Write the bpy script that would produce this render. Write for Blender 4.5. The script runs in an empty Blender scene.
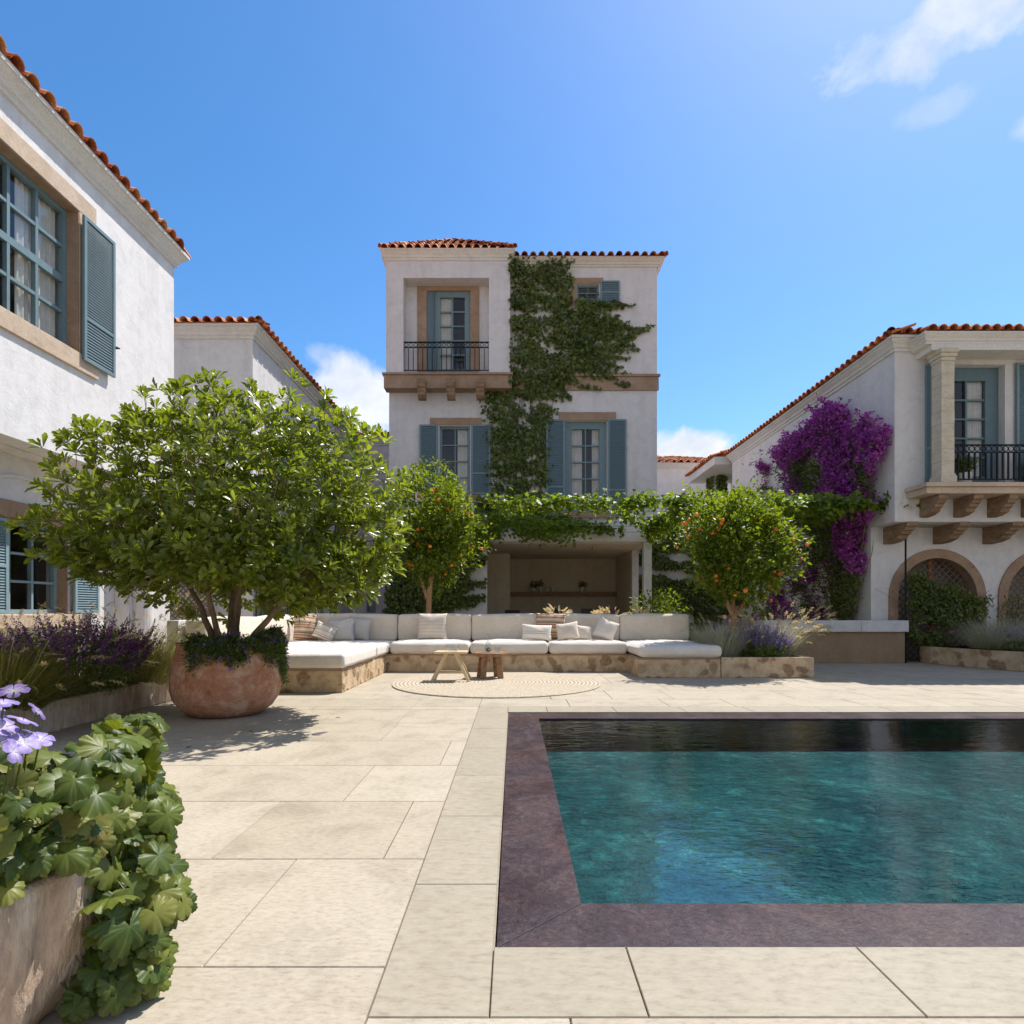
import bpy, bmesh, math, random
import numpy as np
from mathutils import Vector
random.seed(7)
RNG = np.random.default_rng(7)
PI = math.pi
scene = bpy.context.scene
COL = scene.collection
F_PX, CX, CY, CAM_H = 580.0, 514.0, 611.0, 1.05

# ------------------------------------------------------------------ materials
def new_mat(name):
    m = bpy.data.materials.new(name)
    m.use_nodes = True
    nt = m.node_tree
    for n in list(nt.nodes):
        nt.nodes.remove(n)
    out = nt.nodes.new('ShaderNodeOutputMaterial')
    return m, nt, out

def N(nt, typ, **kw):
    n = nt.nodes.new(typ)
    for k, v in kw.items():
        if k.startswith('i_'):
            n.inputs[k[2:].replace('_', ' ')].default_value = v
        else:
            setattr(n, k, v)
    return n

def ramp(nt, stops, interp='LINEAR'):
    r = nt.nodes.new('ShaderNodeValToRGB')
    r.color_ramp.interpolation = interp
    el = r.color_ramp.elements
    while len(el) > 1:
        el.remove(el[-1])
    el[0].position = stops[0][0]
    el[0].color = (*stops[0][1], 1)
    for p, c in stops[1:]:
        e = el.new(p)
        e.color = (*c, 1)
    return r

def coords(nt, kind='Object', scale=(1, 1, 1), rot=(0, 0, 0)):
    if kind == 'World':
        g = nt.nodes.new('ShaderNodeNewGeometry')
        src = g.outputs['Position']
    else:
        tc = nt.nodes.new('ShaderNodeTexCoord')
        src = tc.outputs[kind]
    mp = nt.nodes.new('ShaderNodeMapping')
    mp.inputs['Scale'].default_value = scale
    mp.inputs['Rotation'].default_value = rot
    nt.links.new(src, mp.inputs['Vector'])
    return mp.outputs['Vector']

def noise(nt, vec, scale, detail=4, rough=.55, dist=0.0):
    n = nt.nodes.new('ShaderNodeTexNoise')
    n.inputs['Scale'].default_value = scale
    n.inputs['Detail'].default_value = detail
    n.inputs['Roughness'].default_value = rough
    n.inputs['Distortion'].default_value = dist
    nt.links.new(vec, n.inputs['Vector'])
    return n.outputs['Fac']

def mixc(nt, fac, a, b, mode='MIX'):
    m = nt.nodes.new('ShaderNodeMix')
    m.data_type = 'RGBA'
    m.blend_type = mode
    for sock, v in ((m.inputs[0], fac), (m.inputs[6], a), (m.inputs[7], b)):
        if isinstance(v, (int, float)):
            sock.default_value = v
        elif isinstance(v, tuple):
            sock.default_value = (*v, 1) if len(v) == 3 else v
        else:
            nt.links.new(v, sock)
    return m.outputs[2]

def math_(nt, op, a, b=None, clamp=False):
    m = nt.nodes.new('ShaderNodeMath')
    m.operation = op
    m.use_clamp = clamp
    for i, v in enumerate((a, b)):
        if v is None:
            continue
        if isinstance(v, (int, float)):
            m.inputs[i].default_value = v
        else:
            nt.links.new(v, m.inputs[i])
    return m.outputs[0]

def finish(nt, out, color, rough=.8, bump=None, bstr=.2, bdist=.01, spec=.35, metallic=0.0, coat=0.0, sheen=0.0):
    p = nt.nodes.new('ShaderNodeBsdfPrincipled')
    for s, v in (('Base Color', color), ('Roughness', rough), ('Specular IOR Level', spec), ('Metallic', metallic),
                 ('Coat Weight', coat), ('Sheen Weight', sheen)):
        if isinstance(v, (int, float)):
            p.inputs[s].default_value = v
        elif isinstance(v, tuple):
            p.inputs[s].default_value = (*v, 1)
        else:
            nt.links.new(v, p.inputs[s])
    if bump is not None:
        b = nt.nodes.new('ShaderNodeBump')
        b.inputs['Strength'].default_value = bstr
        b.inputs['Distance'].default_value = bdist
        nt.links.new(bump, b.inputs['Height'])
        nt.links.new(b.outputs[0], p.inputs['Normal'])
    nt.links.new(p.outputs[0], out.inputs['Surface'])
    return p

def mat_stucco(name, base, dirt, amount=.5):
    m, nt, out = new_mat(name)
    v = coords(nt, 'World')
    a = noise(nt, v, 1.1, 6, .65, .4)
    b = noise(nt, v, 9, 6, .7, .3)
    c = noise(nt, v, 55, 3, .6)
    st = noise(nt, coords(nt, 'World', (2.2, 2.2, .16)), 1.6, 5, .6)
    r = ramp(nt, [(.35, dirt), (.62, base)])
    nt.links.new(mixc(nt, .5, a, b), r.inputs[0])
    col = mixc(nt, amount, base, r.outputs[0])
    rs = ramp(nt, [(.28, (.80, .78, .75)), (.52, (1, 1, 1))])
    nt.links.new(st, rs.inputs[0])
    col = mixc(nt, .5, col, rs.outputs[0], 'MULTIPLY')
    mo = noise(nt, coords(nt, 'World'), 4.2, 7, .72, .8)
    rm = ramp(nt, [(.36, (.84, .84, .83)), (.50, (.98, .98, .98)), (.64, (1.05, 1.045, 1.04))])
    nt.links.new(mo, rm.inputs[0])
    col = mixc(nt, .65, col, rm.outputs[0], 'MULTIPLY')
    h = math_(nt, 'ADD', math_(nt, 'MULTIPLY', b, 1.4), math_(nt, 'MULTIPLY', c, .35))
    finish(nt, out, col, .9, h, .32, .014, .2)
    return m

def mat_stone(name, c1, c2, c3, s1=3, s2=14, bd=.012, rough=.85, scale=(1, 1, 1), st=(.3, .52, .72)):
    m, nt, out = new_mat(name)
    v = coords(nt, 'World', scale)
    a = noise(nt, v, s1, 5, .6, .3)
    b = noise(nt, v, s2, 6, .7, .2)
    r = ramp(nt, [(st[0], c1), (st[1], c2), (st[2], c3)])
    nt.links.new(mixc(nt, .45, a, b), r.inputs[0])
    f = noise(nt, v, s2 * 6, 3, .6)
    rf = ramp(nt, [(.3, (.8, .79, .77)), (.6, (1.04, 1.03, 1.02))])
    nt.links.new(f, rf.inputs[0])
    col = mixc(nt, .8, r.outputs[0], rf.outputs[0], 'MULTIPLY')
    h = math_(nt, 'ADD', b, math_(nt, 'MULTIPLY', f, .4))
    finish(nt, out, col, rough, h, .5, bd, .25)
    return m

def mat_plain(name, col, rough=.6, var=.12, sc=20, spec=.4, metallic=0.0, bd=.002, coat=0.0, scale=(1, 1, 1)):
    m, nt, out = new_mat(name)
    v = coords(nt, 'World', scale)
    a = noise(nt, v, sc, 5, .6)
    lo = tuple(c * (1 - var) for c in col)
    hi = tuple(min(1, c * (1 + var)) for c in col)
    r = ramp(nt, [(.3, lo), (.7, hi)])
    nt.links.new(a, r.inputs[0])
    rr = ramp(nt, [(.3, (rough * .85,) * 3), (.7, (min(1, rough * 1.15),) * 3)])
    nt.links.new(noise(nt, v, sc * 2.3, 3), rr.inputs[0])
    finish(nt, out, r.outputs[0], rr.outputs[0], a, .4, bd, spec, metallic, coat)
    return m

def mat_rubble(name):
    # warm cement with big brown stones showing through
    m, nt, out = new_mat(name)
    v0 = coords(nt, 'World')
    wob = nt.nodes.new('ShaderNodeTexNoise')
    wob.inputs['Scale'].default_value = 5
    nt.links.new(v0, wob.inputs['Vector'])
    add = nt.nodes.new('ShaderNodeVectorMath'); add.operation = 'MULTIPLY_ADD'
    add.inputs[1].default_value = (.22, .22, .22)
    nt.links.new(wob.outputs['Color'], add.inputs[0]); nt.links.new(v0, add.inputs[2])
    vo = nt.nodes.new('ShaderNodeTexVoronoi')
    vo.inputs['Scale'].default_value = 4.4
    nt.links.new(add.outputs[0], vo.inputs['Vector'])
    dist = ramp(nt, [(.33, (1, 1, 1)), (.45, (0, 0, 0))])
    nt.links.new(vo.outputs['Distance'], dist.inputs[0])
    sep = nt.nodes.new('ShaderNodeSeparateColor')
    nt.links.new(vo.outputs['Color'], sep.inputs[0])
    on = ramp(nt, [(.18, (0, 0, 0)), (.40, (1, 1, 1))])
    nt.links.new(sep.outputs[0], on.inputs[0])
    mask = math_(nt, 'MULTIPLY', dist.outputs[0], on.outputs[0])
    b = noise(nt, v0, 16, 6, .7)
    stone = ramp(nt, [(.3, (.13, .075, .04)), (.5, (.27, .165, .09)), (.7, (.40, .29, .18))])
    nt.links.new(b, stone.inputs[0])
    cem = ramp(nt, [(.3, (.38, .25, .14)), (.5, (.56, .41, .25)), (.7, (.68, .54, .37))])
    nt.links.new(noise(nt, v0, 6, 6, .7), cem.inputs[0])
    col = mixc(nt, math_(nt, 'MULTIPLY', mask, .85), cem.outputs[0], stone.outputs[0])
    h = math_(nt, 'ADD', math_(nt, 'MULTIPLY', mask, .8), b)
    finish(nt, out, col, .9, h, .7, .02, .2)
    return m

def mat_island(name, stops, rough=.8, sc=8, mul=.35, bd=.004, spec=.3, coord='World', extra=None):
    """colour picked per loose piece, then mottled"""
    m, nt, out = new_mat(name)
    v = coords(nt, coord)
    g = nt.nodes.new('ShaderNodeNewGeometry')
    r = ramp(nt, stops)
    nt.links.new(g.outputs['Random Per Island'], r.inputs[0])
    a = noise(nt, v, sc, 6, .68, .5)
    b = noise(nt, coords(nt, coord, (1, 2.4, 1), (0, 0, .25)), sc * 9, 6, .75)
    ra = ramp(nt, [(.3, (.66, .64, .60)), (.5, (1, 1, 1)), (.72, (1.14, 1.14, 1.14))])
    nt.links.new(a, ra.inputs[0])
    rb = ramp(nt, [(.34, (.70, .67, .62)), (.48, (.95, .945, .94)), (.64, (1.09, 1.09, 1.09))])
    nt.links.new(b, rb.inputs[0])
    col = mixc(nt, mul, r.outputs[0], ra.outputs[0], 'MULTIPLY')
    col = mixc(nt, .8, col, rb.outputs[0], 'MULTIPLY')
    finish(nt, out, col, rough, math_(nt, 'ADD', a, math_(nt, 'MULTIPLY', b, .5)), .45, bd, spec)
    return m

def mat_leaf(name, stops, trans=.35, tcol=(.25, .42, .04), rough=.45, spec=.4, clump=1.2, flip=False, veins=False):
    m, nt, out = new_mat(name)
    g = nt.nodes.new('ShaderNodeNewGeometry')
    r = ramp(nt, stops)
    v = coords(nt, 'World')
    cl = noise(nt, v, clump, 3, .6)
    f = math_(nt, 'ADD', math_(nt, 'MULTIPLY', g.outputs['Random Per Island'], .65),
              math_(nt, 'MULTIPLY', math_(nt, 'SUBTRACT', cl, .3), .85), True)
    nt.links.new(f, r.inputs[0])
    if veins:
        va = nt.nodes.new('ShaderNodeAttribute'); va.attribute_name = 'vein'
        ea = nt.nodes.new('ShaderNodeAttribute'); ea.attribute_name = 'rim'
    fine = noise(nt, v, 60, 3, .6)
    rf = ramp(nt, [(.3, (.82, .82, .8)), (.65, (1.08, 1.08, 1.08))])
    nt.links.new(fine, rf.inputs[0])
    col = mixc(nt, .8, r.outputs[0], rf.outputs[0], 'MULTIPLY')
    if veins:
        blot = noise(nt, v, 24, 3, .6)
        rb_ = ramp(nt, [(.52, (0, 0, 0)), (.66, (1, 1, 1))]); nt.links.new(blot, rb_.inputs[0])
        col = mixc(nt, math_(nt, 'MULTIPLY', rb_.outputs[0], math_(nt, 'MULTIPLY', ea.outputs['Fac'], .55)), col, (.17, .13, .035))
        col = mixc(nt, math_(nt, 'MULTIPLY', math_(nt, 'POWER', va.outputs['Fac'], 3.0), .38), col, (.20, .24, .07))
    p = nt.nodes.new('ShaderNodeBsdfPrincipled')
    p.inputs['Roughness'].default_value = rough
    p.inputs['Specular IOR Level'].default_value = spec
    nt.links.new(col, p.inputs['Base Color'])
    t = nt.nodes.new('ShaderNodeBsdfTranslucent')
    tc = mixc(nt, 1.0, (tcol[0] * 4, tcol[1] * 4, tcol[2] * 4), col, 'MULTIPLY')
    tc = mixc(nt, .45, tc, tcol)
    nt.links.new(tc, t.inputs['Color'])
    mx = nt.nodes.new('ShaderNodeMixShader')
    mx.inputs[0].default_value = trans
    nt.links.new(p.outputs[0], mx.inputs[1]); nt.links.new(t.outputs[0], mx.inputs[2])
    nt.links.new(mx.outputs[0], out.inputs['Surface'])
    return m

def mat_glass_pane(name, refl=.22, tint=(.90, .93, .94)):
    m, nt, out = new_mat(name)
    fr = nt.nodes.new('ShaderNodeLayerWeight'); fr.inputs['Blend'].default_value = .5
    f = math_(nt, 'ADD', math_(nt, 'POWER', fr.outputs['Facing'], 4.0), refl, True)
    tr = nt.nodes.new('ShaderNodeBsdfTransparent'); tr.inputs[0].default_value = (*tint, 1)
    gl = nt.nodes.new('ShaderNodeBsdfGlossy'); gl.inputs['Roughness'].default_value = .02
    b = nt.nodes.new('ShaderNodeBump'); b.inputs['Strength'].default_value = .05; b.inputs['Distance'].default_value = .02
    nt.links.new(noise(nt, coords(nt, 'World'), 2.5, 2), b.inputs['Height'])
    nt.links.new(b.outputs[0], gl.inputs['Normal'])
    mx = nt.nodes.new('ShaderNodeMixShader')
    nt.links.new(f, mx.inputs[0]); nt.links.new(tr.outputs[0], mx.inputs[1]); nt.links.new(gl.outputs[0], mx.inputs[2])
    nt.links.new(mx.outputs[0], out.inputs['Surface'])
    return m

def mat_cloth(name, c1, c2, sc=140, bd=.0015, stripes=None, axis='Z', freq=8.0, dist=1.2):
    m, nt, out = new_mat(name)
    v = coords(nt, 'Object')
    a = noise(nt, v, 3.5, 4, .6)
    r = ramp(nt, [(.3, c1), (.7, c2)])
    nt.links.new(a, r.inputs[0])
    col = r.outputs[0]
    if stripes:
        w = nt.nodes.new('ShaderNodeTexWave')
        w.bands_direction = axis
        w.wave_profile = 'SAW'
        w.inputs['Scale'].default_value = freq
        w.inputs['Distortion'].default_value = dist
        w.inputs['Detail'].default_value = 1
        nt.links.new(v, w.inputs['Vector'])
        rs = ramp(nt, stripes, 'CONSTANT')
        nt.links.new(w.outputs['Fac'], rs.inputs[0])
        col = mixc(nt, .9, col, rs.outputs[0])
    f1 = noise(nt, coords(nt, 'Object', (1, 1, .12)), sc, 2)
    f2 = noise(nt, coords(nt, 'Object', (.12, .12, 1)), sc, 2)
    wv = math_(nt, 'ADD', f1, f2)
    rf = ramp(nt, [(.35, (.88, .87, .86)), (.6, (1.03, 1.03, 1.03))])
    nt.links.new(math_(nt, 'MULTIPLY', wv, .5), rf.inputs[0])
    col = mixc(nt, .9, col, rf.outputs[0], 'MULTIPLY')
    big = noise(nt, v, 9, 3, .6, .5)
    h = math_(nt, 'ADD', math_(nt, 'MULTIPLY', wv, .5), math_(nt, 'MULTIPLY', big, 5))
    finish(nt, out, col, .95, h, .5, bd * 1.6, .15, sheen=.25)
    return m

def mat_wood(name, c1, c2, rough=.55, scale=(1, 1, 1), sc=9):
    m, nt, out = new_mat(name)
    v = coords(nt, 'Object', scale)
    a = noise(nt, v, sc, 6, .65, 1.4)
    r = ramp(nt, [(.3, c1), (.65, c2)])
    nt.links.new(a, r.inputs[0])
    finish(nt, out, r.outputs[0], rough, a, .4, .004, .35)
    return m

M = {}
M['stucco'] = mat_stucco('stucco', (.77, .735, .71), (.71, .68, .655))
M['stucco_mid'] = mat_stucco('stucco_mid', (.72, .685, .665), (.64, .605, .585))
M['stucco_cool'] = mat_stucco('stucco_cool', (.70, .665, .66), (.61, .575, .57))
M['stucco_rose'] = mat_stucco('stucco_rose', (.74, .66, .64), (.66, .58, .56))
M['plaster_brown'] = mat_stucco('plaster_brown', (.68, .57, .45), (.58, .48, .38))
M['wall_brown'] = mat_stucco('wall_brown', (.34, .23, .14), (.25, .165, .10), .8)
M['stone_trim'] = mat_stone('stone_trim', (.44, .33, .24), (.58, .45, .33), (.68, .56, .43))
M['stone_brown'] = mat_stone('stone_brown', (.27, .17, .11), (.37, .25, .17), (.46, .34, .25))
M['stone_cornice'] = mat_stone('stone_cornice', (.60, .56, .52), (.72, .68, .63), (.78, .74, .69), 1.5, 8, .005)
M['stone_pale'] = mat_stone('stone_pale', (.50, .48, .46), (.62, .60, .58), (.70, .68, .66), 4, 18, .01)
M['stone_column'] = mat_stone('stone_column', (.48, .40, .29), (.64, .56, .43), (.72, .65, .53), 5, 16, .02, scale=(1, 1, 1.6))
M['corbel'] = mat_stone('corbel', (.17, .105, .06), (.29, .19, .12), (.44, .32, .21), 5, 12, .02, scale=(1, 1, 2))
M['rubble'] = mat_rubble('rubble')
M['tile'] = mat_island('roof_tile', [(0, (.30, .075, .03)), (.35, (.50, .15, .055)), (.7, (.62, .24, .09)), (1, (.70, .37, .19))], .85, 7, .5, .004)
M['shutter'] = mat_plain('shutter_paint', (.115, .175, .20), .5, .08, 12)
M['frame'] = mat_plain('frame_paint', (.16, .235, .26), .45, .08, 12)
M['frame_light'] = mat_plain('frame_light', (.25, .35, .38), .45, .07, 12)
M['glass'] = mat_glass_pane('glass', .07)
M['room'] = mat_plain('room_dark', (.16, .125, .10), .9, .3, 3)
M['curtain'] = mat_cloth('curtain', (.66, .60, .53), (.78, .73, .66), 60)
M['iron'] = mat_plain('iron', (.014, .014, .016), .6, .3, 40, .2)
M['paving'] = mat_island('paving', [(0, (.395, .335, .245)), (.5, (.415, .355, .265)), (1, (.44, .38, .285))], .72, 3.0, .62, .0025, .3)
M['border'] = mat_island('border_paving', [(0, (.33, .285, .205)), (1, (.365, .315, .23))], .6, 1.7, .3, .001, .35)
M['joint'] = mat_plain('joint', (.30, .25, .18), .95, .2, 30)
M['linen'] = mat_cloth('linen', (.66, .57, .46), (.76, .67, .55))
M['linen_white'] = mat_cloth('linen_white', (.66, .60, .52), (.74, .68, .60))
M['linen_grey'] = mat_cloth('linen_grey', (.50, .46, .41), (.60, .56, .50))
M['linen_sand'] = mat_cloth('linen_sand', (.58, .50, .40), (.70, .62, .52), stripes=[(0, (.62, .54, .44)), (.45, (.55, .46, .36)), (.55, (.70, .62, .52))], axis='Z', freq=5, dist=.5)
BRST = [(0, (.60, .43, .28)), (.14, (.20, .085, .04)), (.24, (.52, .34, .20)), (.40, (.34, .16, .075)), (.52, (.62, .50, .36)), (.62, (.10, .055, .035)), (.70, (.46, .27, .14)), (.86, (.66, .55, .42))]
M['stripe_brown'] = mat_cloth('stripe_brown', (.5, .4, .3), (.6, .5, .4), stripes=BRST, axis='Z', freq=1.7, dist=.7)
M['stripe_pale'] = mat_cloth('stripe_pale', (.6, .5, .4), (.7, .6, .5), stripes=[(0, (.72, .64, .52)), (.35, (.30, .18, .11)), (.45, (.70, .60, .47)), (.7, (.42, .27, .16)), (.78, (.75, .68, .57))], axis='Z', freq=3.0, dist=.6)
M['cream_band'] = mat_cloth('cream_band', (.72, .66, .56), (.80, .75, .66), stripes=[(0, (.78, .72, .62)), (.42, (.45, .32, .2)), (.47, (.78, .72, .62)), (.58, (.5, .38, .25)), (.62, (.78, .72, .62))], axis='Z', freq=1.3, dist=.3)
M['oak'] = mat_wood('oak_light', (.52, .38, .20), (.70, .55, .34), .5)
M['walnut'] = mat_wood('walnut_brown', (.16, .075, .035), (.36, .20, .105), .5)
M['bark'] = mat_wood('bark', (.10, .065, .04), (.26, .18, .11), .85, (1, 1, .25), 22)
M['bark_warm'] = mat_wood('bark_warm', (.26, .13, .055), (.50, .30, .15), .8, (1, 1, .25), 20)
M['soil'] = mat_plain('soil', (.05, .033, .022), .95, .5, 40, .1, bd=.02)
M['terracotta'] = mat_stone('terracotta', (.30, .115, .055), (.46, .22, .125), (.62, .43, .31), 4.0, 15, .016, st=(.34, .50, .66))
M['planter_stone'] = mat_stone('planter_stone', (.20, .11, .07), (.50, .38, .28), (.78, .69, .58), 4, 13, .04, scale=(1, 1, .28))
M['lattice'] = mat_plain('lattice_wood', (.16, .10, .07), .7, .3, 30)
M['rust'] = mat_plain('rust_post', (.36, .11, .035), .8, .3, 20)
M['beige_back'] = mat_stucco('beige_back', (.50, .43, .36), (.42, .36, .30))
M['orange'] = mat_plain('orange_peel', (.80, .21, .02), .45, .12, 60, .5)
M['ceramic'] = mat_plain('ceramic', (.72, .70, .66), .35, .05, 20)
M['black'] = mat_plain('black_wood', (.03, .022, .018), .6, .2, 20)
M['dryleaf'] = mat_leaf('dry_leaf', [(0, (.55, .45, .27)), (1, (.74, .64, .44))], .3, (.5, .4, .2))
# foliage
M['lf_big'] = mat_leaf('leaf_pittosporum', [(0, (.032, .052, .010)), (.4, (.092, .126, .018)), (.75, (.19, .225, .034)), (1, (.35, .36, .08))], .38, (.52, .57, .04), .30, .55, 2.4)
M['lf_citrus'] = mat_leaf('leaf_citrus', [(0, (.028, .052, .008)), (.45, (.075, .118, .012)), (.8, (.165, .215, .022)), (1, (.30, .34, .045))], .38, (.50, .56, .03), .42, .35, 2.2)
M['lf_ivy'] = mat_leaf('leaf_ivy', [(0, (.038, .060, .012)), (.5, (.098, .132, .024)), (1, (.23, .26, .055))], .3, (.24, .30, .03), .45, .35, 1.6)
M['lf_vine'] = mat_leaf('leaf_vine', [(0, (.035, .065, .009)), (.5, (.09, .145, .015)), (1, (.21, .27, .025))], .45, (.52, .60, .03), .45, .35, 1.8)
M['lf_gera'] = mat_leaf('leaf_geranium', [(0, (.022, .045, .010)), (.30, (.055, .090, .014)), (.6, (.13, .165, .028)), (.85, (.23, .23, .055)), (1, (.20, .12, .035))], .32, (.42, .46, .04), .42, .32, 3.0, veins=True)
M['lf_low'] = mat_leaf('leaf_low', [(0, (.06, .09, .02)), (1, (.19, .25, .06))], .3, (.25, .38, .05), .45, .4, 4)
M['bract'] = mat_leaf('bract_purple', [(0, (.13, .02, .135)), (.45, (.30, .06, .29)), (.8, (.50, .14, .46)), (1, (.70, .34, .62))], .32, (.55, .10, .50), .55, .2, 3.5)
M['petal_violet'] = mat_leaf('petal_violet', [(0, (.15, .08, .32)), (1, (.36, .24, .62))], .35, (.3, .2, .55), .5, .3, 5)
M['petal_dark'] = mat_leaf('petal_dark', [(0, (.11, .025, .13)), (.6, (.23, .06, .27)), (1, (.40, .16, .44))], .3, (.22, .07, .26), .5, .3, 5)
M['petal_lilac0'] = mat_leaf('petal_lilac', [(0, (.32, .25, .55)), (1, (.52, .45, .74))], .35, (.45, .36, .7), .45, .4, 20)
m, nt, out = new_mat('petal_lilac')
at_ = nt.nodes.new('ShaderNodeAttribute'); at_.attribute_name = 'rim'
g_ = nt.nodes.new('ShaderNodeNewGeometry')
r = ramp(nt, [(0, (.80, .76, .80)), (.28, (.62, .54, .74)), (.6, (.36, .27, .56)), (1, (.27, .20, .48))])
nt.links.new(at_.outputs['Fac'], r.inputs[0])
st_ = noise(nt, coords(nt, 'World', (1, 1, 1)), 130, 2, .5)
rr_ = ramp(nt, [(.4, (.72, .66, .80)), (.6, (1.1, 1.1, 1.1))]); nt.links.new(st_, rr_.inputs[0])
pc_ = mixc(nt, .6, r.outputs[0], rr_.outputs[0], 'MULTIPLY')
pp_ = nt.nodes.new('ShaderNodeBsdfPrincipled'); pp_.inputs['Roughness'].default_value = .5; nt.links.new(pc_, pp_.inputs['Base Color'])
tt_ = nt.nodes.new('ShaderNodeBsdfTranslucent'); nt.links.new(pc_, tt_.inputs['Color'])
mx = nt.nodes.new('ShaderNodeMixShader'); mx.inputs[0].default_value = .35
nt.links.new(pp_.outputs[0], mx.inputs[1]); nt.links.new(tt_.outputs[0], mx.inputs[2]); nt.links.new(mx.outputs[0], out.inputs['Surface'])
M['petal_lilac'] = m
M['grass_dark'] = mat_leaf('grass_dark', [(0, (.13, .125, .03)), (.6, (.25, .235, .06)), (1, (.42, .36, .13))], .35, (.32, .32, .07), .5, .3, 2)
M['grass_pale'] = mat_leaf('grass_pale', [(0, (.16, .19, .05)), (.5, (.34, .34, .13)), (1, (.56, .50, .26))], .4, (.6, .55, .2), .55, .3, 2)
M['grass_silver'] = mat_leaf('grass_silver', [(0, (.26, .27, .19)), (.5, (.46, .46, .36)), (1, (.66, .65, .54))], .3, (.4, .4, .25), .6, .3, 2)
M['plume'] = mat_leaf('plume', [(0, (.34, .28, .17)), (1, (.62, .54, .37))], .45, (.6, .5, .3), .7, .1, 4)
M['plume_dark'] = mat_leaf('plume_dark', [(0, (.38, .31, .16)), (1, (.66, .55, .33))], .4, (.4, .33, .15), .7, .1, 4)

# rug
m, nt, out = new_mat('braided_rug')
v = coords(nt, 'Object')
w = nt.nodes.new('ShaderNodeTexWave'); w.wave_type = 'RINGS'; w.rings_direction = 'Z'
w.inputs['Scale'].default_value = 5.6; w.inputs['Distortion'].default_value = 1.2; w.inputs['Detail'].default_value = 2; w.inputs['Detail Scale'].default_value = 3
nt.links.new(v, w.inputs['Vector'])
r = ramp(nt, [(.05, (.36, .29, .21)), (.35, (.48, .41, .31)), (.9, (.54, .475, .37))])
nt.links.new(w.outputs['Fac'], r.inputs[0])
sp = noise(nt, v, 34, 4, .8)
rs = ramp(nt, [(.35, (.66, .60, .53)), (.55, (1.08, 1.07, 1.04))])
nt.links.new(sp, rs.inputs[0])
finish(nt, out, mixc(nt, .85, r.outputs[0], rs.outputs[0], 'MULTIPLY'), .95, math_(nt, 'ADD', w.outputs['Fac'], sp), .8, .008, .1)
M['rug'] = m

# pool
m, nt, out = new_mat('coping_stone')
v = coords(nt, 'World')
a = noise(nt, v, 2.6, 7, .75, .8); b = noise(nt, v, 46, 6, .85)
r = ramp(nt, [(.36, (.014, .009, .012)), (.5, (.044, .029, .033)), (.60, (.088, .064, .064)), (.70, (.17, .13, .12))])
nt.links.new(mixc(nt, .62, a, b), r.inputs[0])
rr = ramp(nt, [(.35, (.30, .30, .30)), (.65, (.5, .5, .5))])
nt.links.new(a, rr.inputs[0])
rb_ = ramp(nt, [(.42, (1, 1, 1)), (.62, (1.3, .95, .78))]); nt.links.new(noise(nt, v, 1.1, 5, .7), rb_.inputs[0])
finish(nt, out, mixc(nt, .8, r.outputs[0], rb_.outputs[0], 'MULTIPLY'), rr.outputs[0], math_(nt, 'ADD', b, a), .5, .006, .28, coat=.04)
M['coping'] = m

m, nt, out = new_mat('pool_plaster')
v = coords(nt, 'World', (1, .8, 1))
a = noise(nt, v, 1.2, 4, .6, .6); b = noise(nt, v, 14, 5, .7, 2.8)
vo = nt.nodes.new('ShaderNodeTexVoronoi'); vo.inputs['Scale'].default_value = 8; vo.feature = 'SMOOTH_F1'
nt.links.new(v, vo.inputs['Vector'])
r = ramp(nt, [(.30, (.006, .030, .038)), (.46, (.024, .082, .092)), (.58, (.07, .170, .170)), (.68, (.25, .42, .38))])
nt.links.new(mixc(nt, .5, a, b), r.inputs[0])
rv = ramp(nt, [(.05, (1.9, 1.9, 1.75)), (.3, (.9, .9, .9)), (.5, (.55, .60, .65))])  # bright flecks paint the rippled underwater light into the plaster colour
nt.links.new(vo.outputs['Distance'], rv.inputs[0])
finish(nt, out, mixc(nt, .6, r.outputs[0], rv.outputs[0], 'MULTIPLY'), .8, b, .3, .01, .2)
M['pool_plaster'] = m

m, nt, out = new_mat('pool_water')
fr = nt.nodes.new('ShaderNodeFresnel'); fr.inputs[0].default_value = 1.85
gl = nt.nodes.new('ShaderNodeBsdfGlossy'); gl.inputs['Roughness'].default_value = .015
tr = nt.nodes.new('ShaderNodeBsdfTransparent'); tr.inputs[0].default_value = (.62, .90, .93, 1)
bp = nt.nodes.new('ShaderNodeBump'); bp.inputs['Strength'].default_value = .26; bp.inputs['Distance'].default_value = .03
n1 = noise(nt, coords(nt, 'World', (1, 1.5, 1), (0, 0, .35)), 2.4, 2, .5, .8)
n2 = noise(nt, coords(nt, 'World', (1, 1.9, 1), (0, 0, -.2)), 9, 3, .55, 1.0)
am = ramp(nt, [(.35, (.25, .25, .25)), (.6, (1, 1, 1))])
nt.links.new(noise(nt, coords(nt, 'World'), .7, 2), am.inputs[0])
nt.links.new(math_(nt, 'ADD', math_(nt, 'MULTIPLY', n1, .50), math_(nt, 'MULTIPLY', math_(nt, 'MULTIPLY', n2, .62), am.outputs[0])), bp.inputs['Height'])
nt.links.new(bp.outputs[0], gl.inputs['Normal']); nt.links.new(bp.outputs[0], fr.inputs['Normal'])
mx = nt.nodes.new('ShaderNodeMixShader')
nt.links.new(fr.outputs[0], mx.inputs[0]); nt.links.new(tr.outputs[0], mx.inputs[1]); nt.links.new(gl.outputs[0], mx.inputs[2])
nt.links.new(mx.outputs[0], out.inputs['Surface'])
M['water'] = m

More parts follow.
